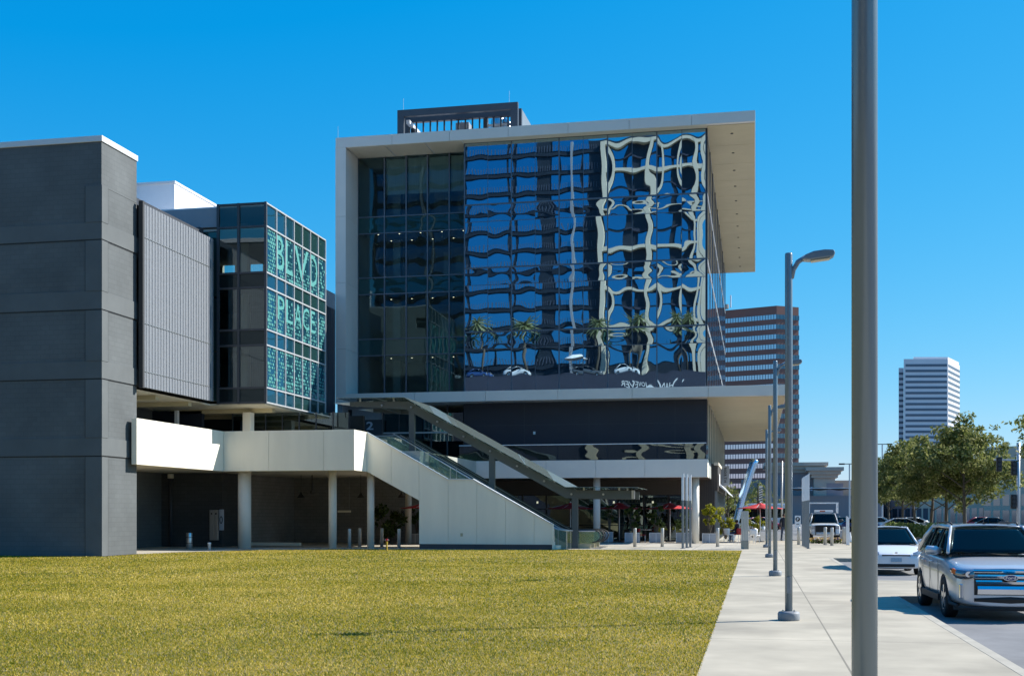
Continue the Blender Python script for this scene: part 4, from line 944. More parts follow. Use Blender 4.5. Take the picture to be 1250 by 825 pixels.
for px, py, lb in bl:
    x, y = gp(px, py)
    if b0 is None: b0 = bollard(); b0.location = (x,y,0); b0['label'] = lb
    else: dup(b0, (x,y,0), label=lb)
def marker():
    t = thing('marker_post', '', 'post', (0,0,0), 'tall white topped marker posts')
    MB().box(-.058,.058,-.058,.058,.02,2.42).build('shaft', M['grey_metal'], t, .008)
    MB().prism([(-.063,2.422),(.063,2.422),(.063,3.78),(-.063,3.66)], -.063, .063, 'y').build('white_top', M['white_paint'], t, .008)
    MB().box(-.12,.12,-.12,.12,0,.02).build('foot', M['grey_metal'], t); return t
mk = [(833.5,669.2,'tall white topped marker post nearest the lawn, left of the shorter looking two'),(838.3,668.4,'middle one of the three white topped posts by the restaurant'),(842.6,667.7,'rightmost of the three white topped posts by the restaurant'),
 (986.5,669.4,'nearest of the four white topped posts left of the truck'),(984.3,668.0,'second nearest of the four white topped posts left of the truck'),(982.2,666.8,'second farthest of the four white topped posts left of the truck'),(980.2,665.8,'farthest of the four white topped posts left of the truck')]
m0 = None
for px, py, lb in mk:
    x, y = gp(px, py)
    if m0 is None: m0 = marker(); m0.location = (x,y,0); m0['label'] = lb
    else: dup(m0, (x,y,0), label=lb)
x, y = gp(909.3, 669.7)
t = thing('pylon', 'short square metal pylon on a concrete foot at the lawn corner', 'pylon', (x,y,0))
B(x-.19,x+.19,y-.19,y+.19,0,.42).build('foot', M['kerb'], t, .015)
for k in range(3): B(x-.18+.121*k, x-.18+.121*k+.113, y-.18, y+.18, .425, 1.88).build('fin_panel', M['bollard'], t, .006)
# umbrellas
def umbrella(px, D, label, group='red market umbrellas at the restaurant', r=1.5):
    X, Y = dp(px, D); t = thing('umbrella', label, 'umbrella', (X,Y,0), group)
    MB().cyl(X, Y, .05, 2.42, .03, 10).build('pole', M['coping'], t, smooth=True)
    MB().lathe(X, Y, [(.28,0),(.28,.05),(.05,.08)], 18).build('base', M['charcoal'], t)
    n = 6; th = [k*2*math.pi/n+.35 for k in range(n)]
    for k in range(n):
        a, b = th[k], th[(k+1)%n]; V = []; Fc = []
        for i in range(5):
            f = i/4; z = 2.42-.36*f-.05*math.sin(math.pi*f)
            for j in range(3):
                g = j/2; xa = math.cos(a)*(1-g)+math.cos(b)*g; ya = math.sin(a)*(1-g)+math.sin(b)*g
                V.append((X+xa*r*f, Y+ya*r*f, z-(.03*f if j == 1 else 0)))
        for i in range(4):
            for j in range(2): q = i*3+j; Fc.append((q,q+1,q+4,q+3))
        o = MB().add(V, Fc).build('canopy_panel', M['red_fabric'], t, smooth=True)
        md = o.modifiers.new('solid','SOLIDIFY'); md.thickness = .006
        MB().bar((X,Y,2.38),(X+math.cos(a)*r,Y+math.sin(a)*r,2.035),.015).build('rib', M['coping'], t)
    MB().lathe(X, Y, [(.05,2.41),(.05,2.46),(.01,2.5)], 10).build('finial', M['coping'], t); return t
umbrella(696.5, 73, 'shaded red umbrella behind the lowest canopy post')
umbrella(756, 73, 'shaded red umbrella in the middle of the terrace, right of the tall plaster column')
umbrella(818, 73, 'red umbrella half in sun behind the three white topped posts')
umbrella(928, 73.5, 'sunlit red umbrella out on the plaza beside the lamp posts')
umbrella(519, 69, 'red umbrella tip peeking out left behind the white stair wall')
# planters with plants
def planter(px0, px1, py, h, label, shade, z1, plab, m, n):
    D = F*CAM_Z/(py-626); x0, y = dp(px0, D); x1, _ = dp(px1, D); xm = (x0+x1)/2
    t = thing('planter', label, 'planter', (xm,y,0), 'square metal planters at the restaurant')
    B(x0,x1,y,y+.7,.02,h).build('box', M['planter'], t, .02)
    for f in (0,.5,1): B(x0+(x1-x0)*f-.02,x0+(x1-x0)*f+.02,y-.012,y-.001,.02,h).build('strap', M['coping'], t)
    B(x0-.02,x1+.02,y-.02,y+.72,h+.001,h+.03).build('rim', M['coping'], t)
    B(x0+.05,x1-.05,y+.05,y+.65,h+.031,h+.045).build('soil', M['soil'], t)
    bushy('planter_shrub', plab, xm, y+.35, h+.04, z1, (x1-x0)*.62, m, n, group='shrubs growing in the planters')
    return t
planter(738.5,747.5,662,.62,'metal planter at the foot of the escalator','x',2.2,'dark leafy shrub in the planter by the escalator foot',M['dark_shrub'],500)
planter(763,780.5,662.3,.58,'metal planter behind the leftmost planter row bollard','x',2.3,'tall dark shrub under the middle red umbrella',M['dark_shrub'],700)
planter(793,809,662.3,.58,'metal planter left of the half sunlit umbrella pole','x',2.4,'dark shrub with a few yellow leaves between two umbrellas',M['dark_shrub'],700)
planter(825.5,845,662.3,.58,'metal planter behind the three white topped posts','x',1.9,'low shrub behind the three white topped posts',M['dark_shrub'],400)
planter(857.5,874.5,662.8,.55,'metal planter right of the last terrace column, in the sun','x',2.35,'sunlit yellow green shrub right of the last terrace column',M['shrub'],1300)
planter(500.5,514,663,.55,'metal planter left of the stair wall under the walkway','x',2.2,'dark shrub just left of the stair wall',M['dark_shrub'],500)
x, y = gp(474, 663.5); bushy('shrub', 'dark loose shrub beneath the dark wall lettering', x, y, 0, 2.0, 1.0, M['dark_shrub'], 800, group=None, size=.13)
x, y = dp(886, 77); bushy('shrub', 'sunlit yellow green shrub beside the base of the chrome sculpture', x, y, .1, 2.0, .75, M['shrub'], 1000)
x, y = dp(919, 82); bushy('shrub', 'yellow green shrub between the square pylon and the umbrella pole', x, y, .1, 2.0, .7, M['shrub'], 900)
# tables and chairs
def chair(px, py, rz, label, m, z=0):
    x, y = gp(px, py, z); t = thing('cafe_chair', label, 'chair', (0,0,0), 'cafe chairs on the restaurant plaza')
    for a in (-.2,.2):
        for b in (-.2,.2): MB().cyl(a, b, 0, .44, .016, 6).build('leg', M['white_paint'], t)
    MB().box(-.24,.24,-.24,.24,.44,.49).build('seat', m, t, .015)
    V = []; Fc = []
    for j in range(5):
        for i in range(7):
            a = -1.25+2.5*i/6; r_ = .26+.03*j/4; V.append((math.sin(a)*r_, .02+math.cos(a)*r_*.95, .49+.09*j))
    for j in range(4):
        for i in range(6): k = j*7+i; Fc.append((k,k+1,k+8,k+7))
    o = MB().add(V, Fc).build('backrest', m, t, smooth=True); o.modifiers.new('s','SOLIDIFY').thickness = .03
    t.location = (x,y,z); t.rotation_euler = (0,0,rz); return t
chair(889.5, 661.5, 2.2, 'white cafe chair turned left of the red seat, by the pylon', M['white_paint'])
chair(899, 661, -1.9, 'dark red cafe chair with a seated person, left of the pylon', M['red_paint'])
chair(917, 661, -1.4, 'white cafe chair right of the pylon under the sunlit umbrella', M['white_paint'])
chair(921, 663, 2.6, 'white cafe chair beside the sunlit umbrella pole', M['white_paint'])
chair(783.5, 662, 1.6, 'red cafe chair between the two shaded planters', M['red_paint'])
def table(px, py, label):
    x, y = gp(px, py); t = thing('cafe_table', label, 'table', (x,y,0), 'cafe tables at the restaurant')
    MB().lathe(x,y,[(.38,.71),(.4,.72),(.4,.745),(.38,.75)],20).build('tabletop', M['coping'], t); MB().cyl(x,y,.03,.71,.035,8).build('stem', M['charcoal'], t); MB().cyl(x,y,0,.03,.22,14).build('foot', M['charcoal'], t)
table(894.5, 660.8, 'round cafe table by the red chair left of the pylon')
table(788, 660.5, 'round cafe table near the red chair between planters')
table(835, 660.5, 'round cafe table under the half sunlit umbrella')
# sculpture
t = thing('chrome_sculpture', 'leaning polished chrome bar sculpture rising over the plaza', 'sculpture', (*dp(897,78),0))
p0 = Vector((*dp(893.0,78),0)); p1 = Vector((*dp(897.5,78),fz(632,*dp(897,78)))); p2 = Vector((*dp(907.5,78),fz(596,*dp(907,78)))); p3 = Vector((*dp(919.5,78),fz(566,*dp(919,78)))); p4 = Vector((*dp(921.5,78),fz(561.5,*dp(921,78)))) 
def bez(u): return p0*(1-u)**3+(p0.lerp(p2,.62))*3*u*(1-u)**2+(p2.lerp(p4,.42))*3*u*u*(1-u)+p4*u**3
MB().tube([bez(k/16) for k in range(17)]+[bez(1)+(bez(1)-bez(.97))*.5, bez(1)+(bez(1)-bez(.97))*.8],[.2+.06*k/16 for k in range(17)]+[.2,.05],24).build('bar', M['polished'], t, smooth=True)
# signs and small things
x, y = gp(974, 664.3); t = thing('parking_sign', 'white parking sign with black P disc and arrow', 'sign', (x,y+.3,0)); zc = fz(633.5,x,y)
B(x-.16,x+.16,y+.3,y+.32,zc-.5,zc+.2).build('board', M['white_paint'], t, .01); B(x-.03,x+.03,y+.325,y+.36,0,zc).build('post', M['grey_metal'], t)
o = MB().tube([(x,y+.298,zc),(x,y+.29,zc)], .13, 18).build('disc', M['black'], t)
mb = MB().text('P', .2, lambda a,b,c: (x+a, y+.285-c, zc-.07+b), ext=.003, bold=.008); mb.build('letter', M['white_paint'], o)
B(x-.08,x+.08,y+.292,y+.298,zc-.3,zc-.27).build('arrow', M['black'], t)
x, y = gp(1035, 665); t = thing('white_post', 'thin white slant topped post right of the truck', 'post', (x,y,0)); MB().prism([(x-.09,0),(x+.09,0),(x+.07,1.5),(x-.09,1.62)], y, y+.12, 'y').build('shaft', M['white_paint'], t, .01); MB().box(x-.12,x+.12,y-.02,y+.14,0,.02).build('foot', M['grey_metal'], t)
x, y = gp(1037.5, 661.5); t = thing('traffic_cone', 'small white cone on the plaza beside the thin white post', 'cone', (x,y,0)); MB().lathe(x,y,[(.16,.03),(.03,.6),(.02,.62)],14).build('cone', M['white_paint'], t); B(x-.2,x+.2,y-.2,y+.2,0,.03).build('foot', M['charcoal'], t)
for px, py, H, lb in ((954.5, 662, 8.3, 'slim pale tall post behind the second street lamp'),):
    x, y = gp(px, 659); t = thing('slim_post', lb, 'post', (x,y,0)); MB().cyl(x,y,.05,5.2,.06,10).build('shaft', M['bollard'], t, smooth=True); MB().cyl(x,y,0,.05,.15,12).build('foot', M['grey_metal'], t)
x, y = dp(926.5, 90); t = thing('striped_banner', 'dark post with black and white striped banner behind the red umbrella', 'banner', (x,y,0)); z0, z1 = fz(612,x,y), fz(593,x,y)
B(x-.12,x-.04,y,y+.08,0,z1+.2).build('post', M['charcoal'], t); bd = B(x,x+.26,y,y+.04,z0,z1).build('board', M['white_paint'], t)
for k in range(6): MB().prism([(x+.005,z0+.18*k),(x+.255,z0+.18*k+.09),(x+.255,z0+.18*k+.17),(x+.005,z0+.18*k+.08)], y-.006, y-.001, 'y').build('stripe', M['black'], bd)
# flowers
t = thing('flower_bed', 'low bed of yellow and purple flowers in front of the truck', 'flowers', (*dp(1006,70),0)); cs = []; rd = []
for k in range(26): x, y = dp(989+36*k/25, 70+random.uniform(-.6,.6)); cs.append((x,y,.14)); rd.append(.18)
leaves('leaf_mass', cs, rd, 900, .07, M['dark_shrub'], t); leaves('bloom', [(c[0],c[1],.25) for c in cs], rd, 420, .055, M['flowers'], t)
x, y = gp(472.2, 671.6); t = thing('sprinkler_pipe', 'short yellow standpipe with a red valve at the lawn edge', 'pipe', (x,y,0)); MB().cyl(x,y,0,.45,.045,10).build('pipe', M['yellow_paint'], t); MB().cyl(x,y,.45,.56,.06,10).build('valve', M['red_paint'], t); MB().tube([(x-.1,y,.5),(x+.1,y,.5)],.03,8).build('outlet', M['steel'], t)
x, y = gp(735, 664.5)
def cobra(px, D, H, label, both=False):
    X, Y = dp(px, D); t = thing('parking_lamp', label, 'street lamp', (X,Y,-.14), 'tall parking lot lamps'); MB().cyl(X,Y,-.14,H,.09,8).build('pole', M['mullion_pale'], t)
    MB().bar((X-.9,Y,H),(X+(.9 if both else .1),Y,H),.1).build('arm', M['charcoal'], t); B(X-1.3,X-.6,Y-.2,Y+.2,H-.1,H+.08).build('lamp_head', M['charcoal'], t)
    if both: B(X+.6,X+1.3,Y-.2,Y+.2,H-.1,H+.08).build('lamp_head', M['charcoal'], t)
cobra(1037, 150, fz(566,*dp(1037,150)), 'twin headed parking lot lamp left of the nearest lamp pole', True)
cobra(1077, 160, fz(542,*dp(1077,160)), 'twin headed parking lot lamp right of the nearest lamp pole', True)
# traffic signal at right
X, Y = dp(1243, 75); t = thing('traffic_signal', 'traffic signal pole with dark signal heads near the right edge', 'traffic light', (X,Y,-.14))
MB().cyl(X,Y,-.14,6.2,.11,10).build('pole', M['mullion_pale'], t, smooth=True); MB().tube([(X,Y,5.1),(X-1.4,Y+.3,5.15)],.05,8).build('arm', M['mullion_pale'], t)
for dx, z in ((-1.15,4.85),(-.28,4.6),(-.3,2.5)):
    h = B(X+dx-.16,X+dx+.16,Y-.2,Y+.05,z-.45,z+.45).build('signal_head', M['black'], t, .03)
    for q in (-.27,0,.27): MB().tube([(X+dx,Y-.2,z+q),(X+dx,Y-.28,z+q)],.1,12).build('visor', M['charcoal'], h)

# ================================================================= CARS
def bool_cut(o, cutters):
    for c in cutters:
        m = o.modifiers.new('cut','BOOLEAN'); m.operation = 'DIFFERENCE'; m.object = c; m.solver = 'EXACT'
    dg = bpy.context.evaluated_depsgraph_get(); dg.update(); me = bpy.data.meshes.new_from_object(o.evaluated_get(dg)); o.modifiers.clear(); old = o.data; o.data = me; bpy.data.meshes.remove(old)
    for c in cutters: d = c.data; bpy.data.objects.remove(c); bpy.data.meshes.remove(d)
def interp(tab, x, k): return float(np.interp(x, [r[0] for r in tab], [r[k] for r in tab]))
def loft_body(tab, m, t, wheels, wr, W, name='body'):
    """tab rows: y, half width, top z, bottom z"""
    V = []; Fc = []; n = 16
    for (y, w_, tz, bz) in tab:
        h = tz-bz
        half = [(0,tz),(.5*w_,tz-.008),(.80*w_,tz-.03),(.93*w_,tz-.085),(.985*w_,tz-.2*h-.02),(w_,bz+.56*h),(.985*w_,bz+.28*h),(.95*w_,bz+.05*h),(.6*w_,bz)]
        ring = half+[(-a,b) for a, b in half[-1:0:-1]][0:]
        ring = half+[(-a,b) for (a,b) in reversed(half[1:])]
        n = len(ring); V += [(a,y,b) for a,b in ring]
    for i in range(len(tab)-1):
        for k in range(n): a, b = i*n+k, i*n+(k+1)%n; Fc.append((a, a+n, b+n, b))
    base = len(V); zc = (tab[0][2]+tab[0][3])/2
    for sc_ in (.93, .5): V += [(V[k][0]*sc_, tab[0][0]-.002, zc+(V[k][2]-zc)*sc_) for k in range(n)]
    for k in range(n): Fc.append((k, (k+1)%n, base+(k+1)%n, base+k)); Fc.append((base+k, base+(k+1)%n, base+n+(k+1)%n, base+n+k))
    Fc.append(tuple(range(base+n, base+2*n))); Fc.append(tuple(range((len(tab)-1)*n, len(tab)*n))[::-1])
    mb = MB().add(V, Fc); o = mb.build(name, m, t)
    bm = bmesh.new(); bm.from_mesh(o.data); bmesh.ops.recalc_face_normals(bm, faces=bm.faces); bm.to_mesh(o.data); bm.free()
    s = o.modifiers.new('sub','SUBSURF'); s.levels = 2; s.render_levels = 2
    cut = []
    for wy in wheels:
        for sx in (-1,1): cut.append(MB().tube([(sx*(W/2-.34),wy,wr),(sx*(W/2+.3),wy,wr)], wr*1.13, 32).build('cutter', m))
    bool_cut(o, cut); smooth_by_angle(o, 35); return o
def wheel(t, x, y, r, sx, detail=True):
    w_ = MB(); prof = [(r*.62,-.11),(r*.93,-.115),(r,-.08),(r,.08),(r*.93,.115),(r*.62,.11)]; n = 32; V = []; Fc = []
    for (q, o_) in prof:
        for k in range(n): a = 2*math.pi*k/n; V.append((x+o_*sx, y+q*math.cos(a), r+q*math.sin(a)))
    m = len(prof)
    for i in range(m):
        for k in range(n): j = (i+1)%m; Fc.append((i*n+k, i*n+(k+1)%n, j*n+(k+1)%n, j*n+k))
    ty = MB().add(V, Fc).build('tyre', M['tyre'], t, smooth=True)
    rim = MB(); f = x+.085*sx
    rim.tube([(x+.03*sx,y,r),(x+.055*sx,y,r)], r*.63, 28)
    r2 = MB()
    for k in range(5):
        a = k*1.2566+.3; r2.bar((f,y,r),(f,y+math.cos(a)*r*.6,r+math.sin(a)*r*.6),.045 if sx else .05,r*.2)
    r2.tube([(f-.02*sx,y,r),(f+.02*sx,y,r)], r*.16, 14)
    pts = [(x+.095*sx,y+math.cos(2*math.pi*k/28)*r*.61,r+math.sin(2*math.pi*k/28)*r*.61) for k in range(29)]; r2.tube(pts, r*.035, 6, caps=False)
    r_ = rim.build('brake_disc', M['charcoal'], ty); r2.build('rim', M['rim'], ty)
def quadgrid(name, m, t, c00, c10, c11, c01, bow=(0,0,0), n=6, thick=.012):
    c00, c10, c11, c01 = map(Vector, (c00,c10,c11,c01)); bw = Vector(bow); V = []; Fc = []
    for j in range(n+1):
        for i in range(n+1):
            u, v = i/n, j/n; p = c00.lerp(c10,u).lerp(c01.lerp(c11,u),v)+bw*(1-(2*u-1)**2); V.append(p)
    for j in range(n):
        for i in range(n): k = j*(n+1)+i; Fc.append((k,k+1,k+n+2,k+n+1))
    o = MB().add(V,Fc).build(name, m, t, smooth=True)
    s = o.modifiers.new('s','SOLIDIFY'); s.thickness = thick; s.offset = 0; return o
def cabin(t, paint, a0, a1, r1, r0, zb0, zb, zr, wb, wr_, pillars, glass='car_glass', dz_rear=0):
    """a0 windscreen base y, a1 its top, r1 rear roof end, r0 rear glass base; zb belt, zr roof"""
    g = .012; zw = zr-.055; bs = []
    def side(y, f, s): return (s*(wb+(wr_-wb)*f), y, zb+(zw-zb)*f)
    ib = MB().box(-wb+.12, wb-.12, a0+.25, r0-.25, zb-.45, zb-.30); ib.prism([(a0+.02,zb-.3),(a0+.06,zb0-.045),(a0+.45,zb-.03),(a0+.5,zb-.3)], -wb+.1, wb-.1, 'x'); ib.build('dashboard', M['plastic'], t)
    for sx in (-1,1):
        for yy in (pillars[0]-.05, pillars[0]+.95):
            if yy > r0-.5: continue
            sb = MB(); sb.prism([(yy,zb-.3),(yy+.12,zb-.3),(yy+.27,zb+.22),(yy+.17,zb+.24)], sx*.38-.23, sx*.38+.23, 'x'); sb.box(sx*.38-.12, sx*.38+.12, yy+.2, yy+.3, zb+.27, zb+.43); sb.build('seat', M['charcoal'], t, .03)
    pts = [(-.38+.17*math.cos(k*.3927), a0+.62-.05*math.sin(k*.3927), zb-.02+.17*math.sin(k*.3927)) for k in range(17)]; MB().tube(pts, .016, 6, caps=False).build('steering_wheel', M['black'], t)
    MB().box(-.11,.11,a1+.08,a1+.1,zw-.12,zw-.06).build('inner_mirror', M['plastic'], t)
    quadgrid('windscreen', M[glass], t, (-wb+.03,a0,zb0),(wb-.03,a0,zb0),(wr_-.02,a1,zw),(-wr_+.02,a1,zw), (0,-.10,.0), 8)
    quadgrid('rear_window', M[glass], t, (wb-.06,r0,zb+.02),(-wb+.06,r0,zb+.02),(-wr_+.03,r1,zw),(wr_-.03,r1,zw), (0,.07,0), 6)
    ys = [a0+.12]+pillars+[r0-.10]
    for s in (-1,1):
        prev = a0
        for i in range(len(ys)-1):
            y0, y1 = ys[i]+.035, ys[i+1]-.035
            t0 = max(y0, a1+.12) if i == 0 else y0; t1 = min(y1, r1-.1) if i == len(ys)-2 else y1
            if t1 <= t0: t1 = t0+.05
            quadgrid('side_window', M[glass], t, side(y0,.02,s), side(y1,.02,s), side(t1,.93,s), side(t0,.93,s), (s*.012,0,0), 4)
        for y in pillars: MB().bar(side(y,0,s), side(y,1,s), .07,.03).build('pillar', M['car_black'], t)
        MB().tube([(s*(wb-.02),a0-.02,zb0-.01),(s*((wb+wr_)/2-.015),(a0+a1)/2+.0,(zb0+zw)/2+.015),(s*(wr_-.01),a1,zw+.01)], [.034,.03,.03], 8).build('windscreen_pillar', paint, t, smooth=True)
        MB().tube([(s*(wb-.03),r0-.02,zb),(s*((wb+wr_)/2),(r0+r1)/2,(zb+zw)/2+.03),(s*(wr_-.02),r1,zw)], [.07,.06,.05], 8).build('rear_pillar', paint, t, smooth=True)
        MB().tube([(s*(wr_+.0),a1-.02,zw+.005),(s*(wr_+.012),(a1+r1)/2,zw+.018),(s*wr_,r1,zw)], .035, 8).build('roof_edge', paint, t, smooth=True)
    V = []; Fc = []; n = 10
    for j in range(n+1):
        for i in range(n+1):
            u, v = 2*i/n-1, j/n; y = a1+(r1-a1)*v-.10*(1-u*u)*(1-v)**3+.07*(1-u*u)*v**3
            V.append((u*wr_, y, zw+.01+(zr-zw)*(1-abs(u)**2.6)*(1-.25*(2*v-1)**2)))
    for j in range(n):
        for i in range(n): k = j*(n+1)+i; Fc.append((k,k+1,k+n+2,k+n+1))
    o = MB().add(V,Fc).build('roof', paint, t, smooth=True); o.modifiers.new('s','SOLIDIFY').thickness = .02
def mirror(t, paint, x, y, z, s):
    o = MB().tube([(x-s*.03,y,z),(x+s*.05,y-.02,z+.01),(x+s*.22,y-.01,z+.02),(x+s*.25,y,z+.02)], [.05,.1,.1,.05], 12); o.v = [(p[0],y+(p[1]-y)*.75,z+(p[2]-z)*.85) for p in o.v]
    m_ = o.build('mirror', paint, t, smooth=True); MB().bar((x-s*.12,y+.02,z-.07),(x+s*.08,y+.02,z-.05),.06,.04).build('mirror_foot', M['plastic'], m_)
def on_front(tab, x):
    """y of the nose at half width x"""
    return float(np.interp(abs(x), [r[1] for r in tab[:7]], [r[0] for r in tab[:7]]))
def strip(name, m, t, tab, x0, x1, z0, z1, off, thick=.03, n=14, dz=None, taper=0, ridge=.012):
    V = []; Fc = []
    for i in range(n+1):
        x = x0+(x1-x0)*i/n; y = on_front(tab, x)-off; a = taper*(abs(x)/max(abs(x0),abs(x1)))
        V += [(x,y,z0+a),(x,y-ridge,(z0+z1)/2+.12*(z1-z0)),(x,y,z1-a),(x,y+thick,z1-a),(x,y+thick,z0+a)]
    for i in range(n):
        for k in range(5): a = i*5+k; b = i*5+(k+1)%5; Fc.append((a,a+5,b+5,b))
    Fc.append((0,1,2,3,4)); Fc.append(tuple(n*5+k for k in (4,3,2,1,0)))
    o = MB().add(V,Fc).build(name, m, t); bm = bmesh.new(); bm.from_mesh(o.data); bmesh.ops.recalc_face_normals(bm, faces=bm.faces); bm.to_mesh(o.data); bm.free(); return o

def suv():
    t = thing('parked_suv', 'silver suv with wide chrome grille parked nose out, cut by the right edge', 'car', (0,0,0))
    tab = [(0,.60,.945,.27),(.03,.75,.96,.26),(.09,.85,.98,.255),(.2,.915,1.0,.26),(.42,.952,1.035,.25),(.8,.965,1.09,.25),(1.2,.967,1.14,.25),(1.9,.965,1.14,.25),(2.7,.965,1.16,.25),(3.5,.96,1.18,.26),(4.1,.945,1.19,.28),(4.45,.90,1.17,.32),(4.62,.82,1.1,.38),(4.67,.70,1.0,.44)]
    W = 1.93; wr = .375
    loft_body(tab, M['silver_paint'], t, (.96,3.79), wr, W)
    fr = [(r[0]+.012,r[1]*.985,r[2],r[3]) for r in tab]
    cabin(t, M['silver_paint'], 1.15, 1.98, 3.98, 4.5, 1.19, 1.13, 1.70, .87, .66, [2.45,3.42])
    for s in (-1,1):
        for wy in (.96,3.79): wheel(t, s*(W/2-.115), wy, wr, s)
        mirror(t, M['silver_paint'], s*.93, 1.62, 1.2, s)
        MB().tube([(s*.60,2.15,1.70),(s*.615,2.3,1.735),(s*.61,3.7,1.735),(s*.59,3.9,1.69)], .018, 8).build('roof_rail', M['plastic'], t, smooth=True)
        MB().box(s*.945,s*.985,1.42,3.33,.27,.40).build('sill', M['plastic'], t, .01)
        for y in (2.35,3.3): MB().tube([(s*.962,y-.16,.98),(s*.99,y-.1,.985),(s*.99,y+.02,.985),(s*.962,y+.06,.98)], .016, 6).build('door_handle', M['silver_paint'], t, smooth=True)
        for y in (1.52,2.45,3.42): MB().box(s*.9615,s*.9685,y,y+.008,.42,1.02).build('door_gap', M['black'], t)
        # headlight wraps round the corner
        V = []; xs_ = [.60,.70,.80,.87,.905,.93]
        tops = [.90,.915,.925,.935,.94,.945]; bots = [.80,.775,.77,.79,.83,.90]
        for x, a, b in zip(xs_, tops, bots):
            y = float(np.interp(x, [r[1]*.985 for r in tab[:7]], [r[0] for r in tab[:7]]))-.012; V += [(s*x,y,b-.02),(s*x,y+.015-.03,(a+b)/2-.02),(s*x,y,a-.02)]
        Fc = []
        for i in range(5):
            for k in range(2): q = i*3+k; Fc.append((q,q+3,q+4,q+1))
        hl = MB().add(V,Fc).build('headlight', M['headlamp'], t, smooth=True); hl.modifiers.new('s','SOLIDIFY').thickness = .02
        y = on_front(tab,.74)-.03; MB().tube([(s*.70,y+.03,.835),(s*.70,y-.02,.835)], .05, 16).build('lens', M['chrome'], hl, smooth=False)
        y = on_front(tab,.9)-.035; MB().bar((s*.845,y-.045,.84),(s*.935,y+.06,.90),.03,.085).build('indicator', M['amber'], hl)
        y = on_front(tab,.86)
        fg = B(s*.775,s*.84,y-.055,y+.05,.40,.66).build('fog_lamp', M['car_chrome'], t, .015); B(s*.787,s*.828,y-.062,y-.055,.415,.645).build('fog_glass', M['lamp_glass'], fg)
    # grille
    strip('grille_backing', M['black'], t, tab, -.60,.60,.47,.93,.004,.05)
    for z0, z1, w_ in ((.865,.925,.62),(.765,.835,.60),(.665,.735,.575),(.485,.63,.545)): strip('grille_bar', M['car_chrome'], t, tab, -w_,w_,z0,z1,.018,.03,ridge=.028)
    strip('lower_grille', M['black'], t, tab, -.60,.60,.325,.445,.005,.05, taper=.03)
    strip('bumper_lip', M['plastic'], t, tab, -.90,.90,.19,.265,-.03,.08)
    for s in (-1,1): MB().tube([(s*.86,.14,.27),(s*.94,.4,.3),(s*.945,.52,.42)],[.03,.035,.02],8).build('lip_corner', M['plastic'], t)
    def ell(r1, r2, y0, y1): return MB().prism([(r1*math.cos(k*.2618),.78+r2*math.sin(k*.2618)) for k in range(24)], y0, y1, 'y')
    e = ell(.125,.055,-.062,-.045).build('emblem', M['car_chrome'], t); ell(.112,.045,-.066,-.0621).build('emblem_field', M['emblem_blue'], e)
    mb = MB().text('Ford', .075, lambda a,b,c: (a*1.25,-.0665-c,.757+b), ext=.001, bold=.001); mb.build('emblem_script', M['car_chrome'], e)
    MB().tube([(0,2.2,1.715),(0,2.27,1.73)],[.03,.02],8).build('antenna', M['plastic'], t); MB().cyl(0,2.25,1.72,2.02,.006,5).build('antenna_mast', M['plastic'], t)
    B(-.07,.03,1.80,1.81,1.56,1.60).build('toll_tag', M['white_paint'], t)
    for x in (-.42,-.14,.14,.42): MB().bar((x,2.25,1.704),(x,3.7,1.70),.02,.012).build('roof_rib', M['silver_paint'], t)
    for x in (-.45,.2): MB().tube([(x,1.13,1.165),(x+.5,1.16,1.19)],.012,6).build('wiper', M['black'], t)
    return t
s_ = suv(); s_.location = (4.40, 22.35, -.14); s_.rotation_euler = (0,0,.02)

def hatch(label, paint, loc, rz=0, name='parked_hatchback', wr=.31, detail=True, group=None):
    t = thing(name, label, 'car', (0,0,0), group); W = 1.73
    tab = [(0,.45,.62,.24),(.04,.62,.66,.22),(.12,.74,.70,.2),(.28,.82,.77,.19),(.55,.855,.85,.18),(.95,.865,.94,.18),(1.4,.865,.97,.18),(2.2,.865,.98,.18),(3.1,.86,1.0,.19),(3.8,.84,1.02,.22),(4.2,.78,1.02,.3),(4.38,.66,.96,.36)]
    loft_body(tab, paint, t, (.85,3.5), wr, W)
    cabin(t, paint, 1.0, 2.05, 3.2, 4.1, .95, .96, 1.49, .77, .56, [2.15,3.05])
    for s in (-1,1):
        for wy in (.85,3.5): wheel(t, s*(W/2-.11), wy, wr, s)
        mirror(t, paint, s*.84, 1.45, 1.0, s)
        hx_ = [(.50,.64,.70),(.62,.63,.74),(.72,.65,.80),(.79,.70,.86)]; V = []
        for x, b, a in hx_:
            y = float(np.interp(x, [r[1] for r in tab[:7]], [r[0] for r in tab[:7]]))-.005; V += [(s*x,y,b),(s*x,y+.06,a)]
        o = MB().add(V,[(0,2,3,1),(2,4,5,3),(4,6,7,5)]).build('headlight', M['lamp_glass'], t); o.modifiers.new('s','SOLIDIFY').thickness = .03
    strip('upper_grille', M['black'], t, tab, -.42,.42,.60,.64,.004,.04); strip('lower_grille', M['black'], t, tab, -.55,.55,.26,.36,.004,.04)
    B(-.16,.16,-.03,-.014,.42,.54).build('number_plate', M['plate'], t)
    MB().prism([(.045*math.cos(k*.52),.70+.03*math.sin(k*.52)) for k in range(12)], .0,.02,'y').build('emblem', M['car_chrome'], t)
    t.location = loc; t.rotation_euler = (0,0,rz); return t
wc = hatch('white hatchback parked behind the nearest lamp pole', M['car_white'], (4.25, 38.3, -.14))
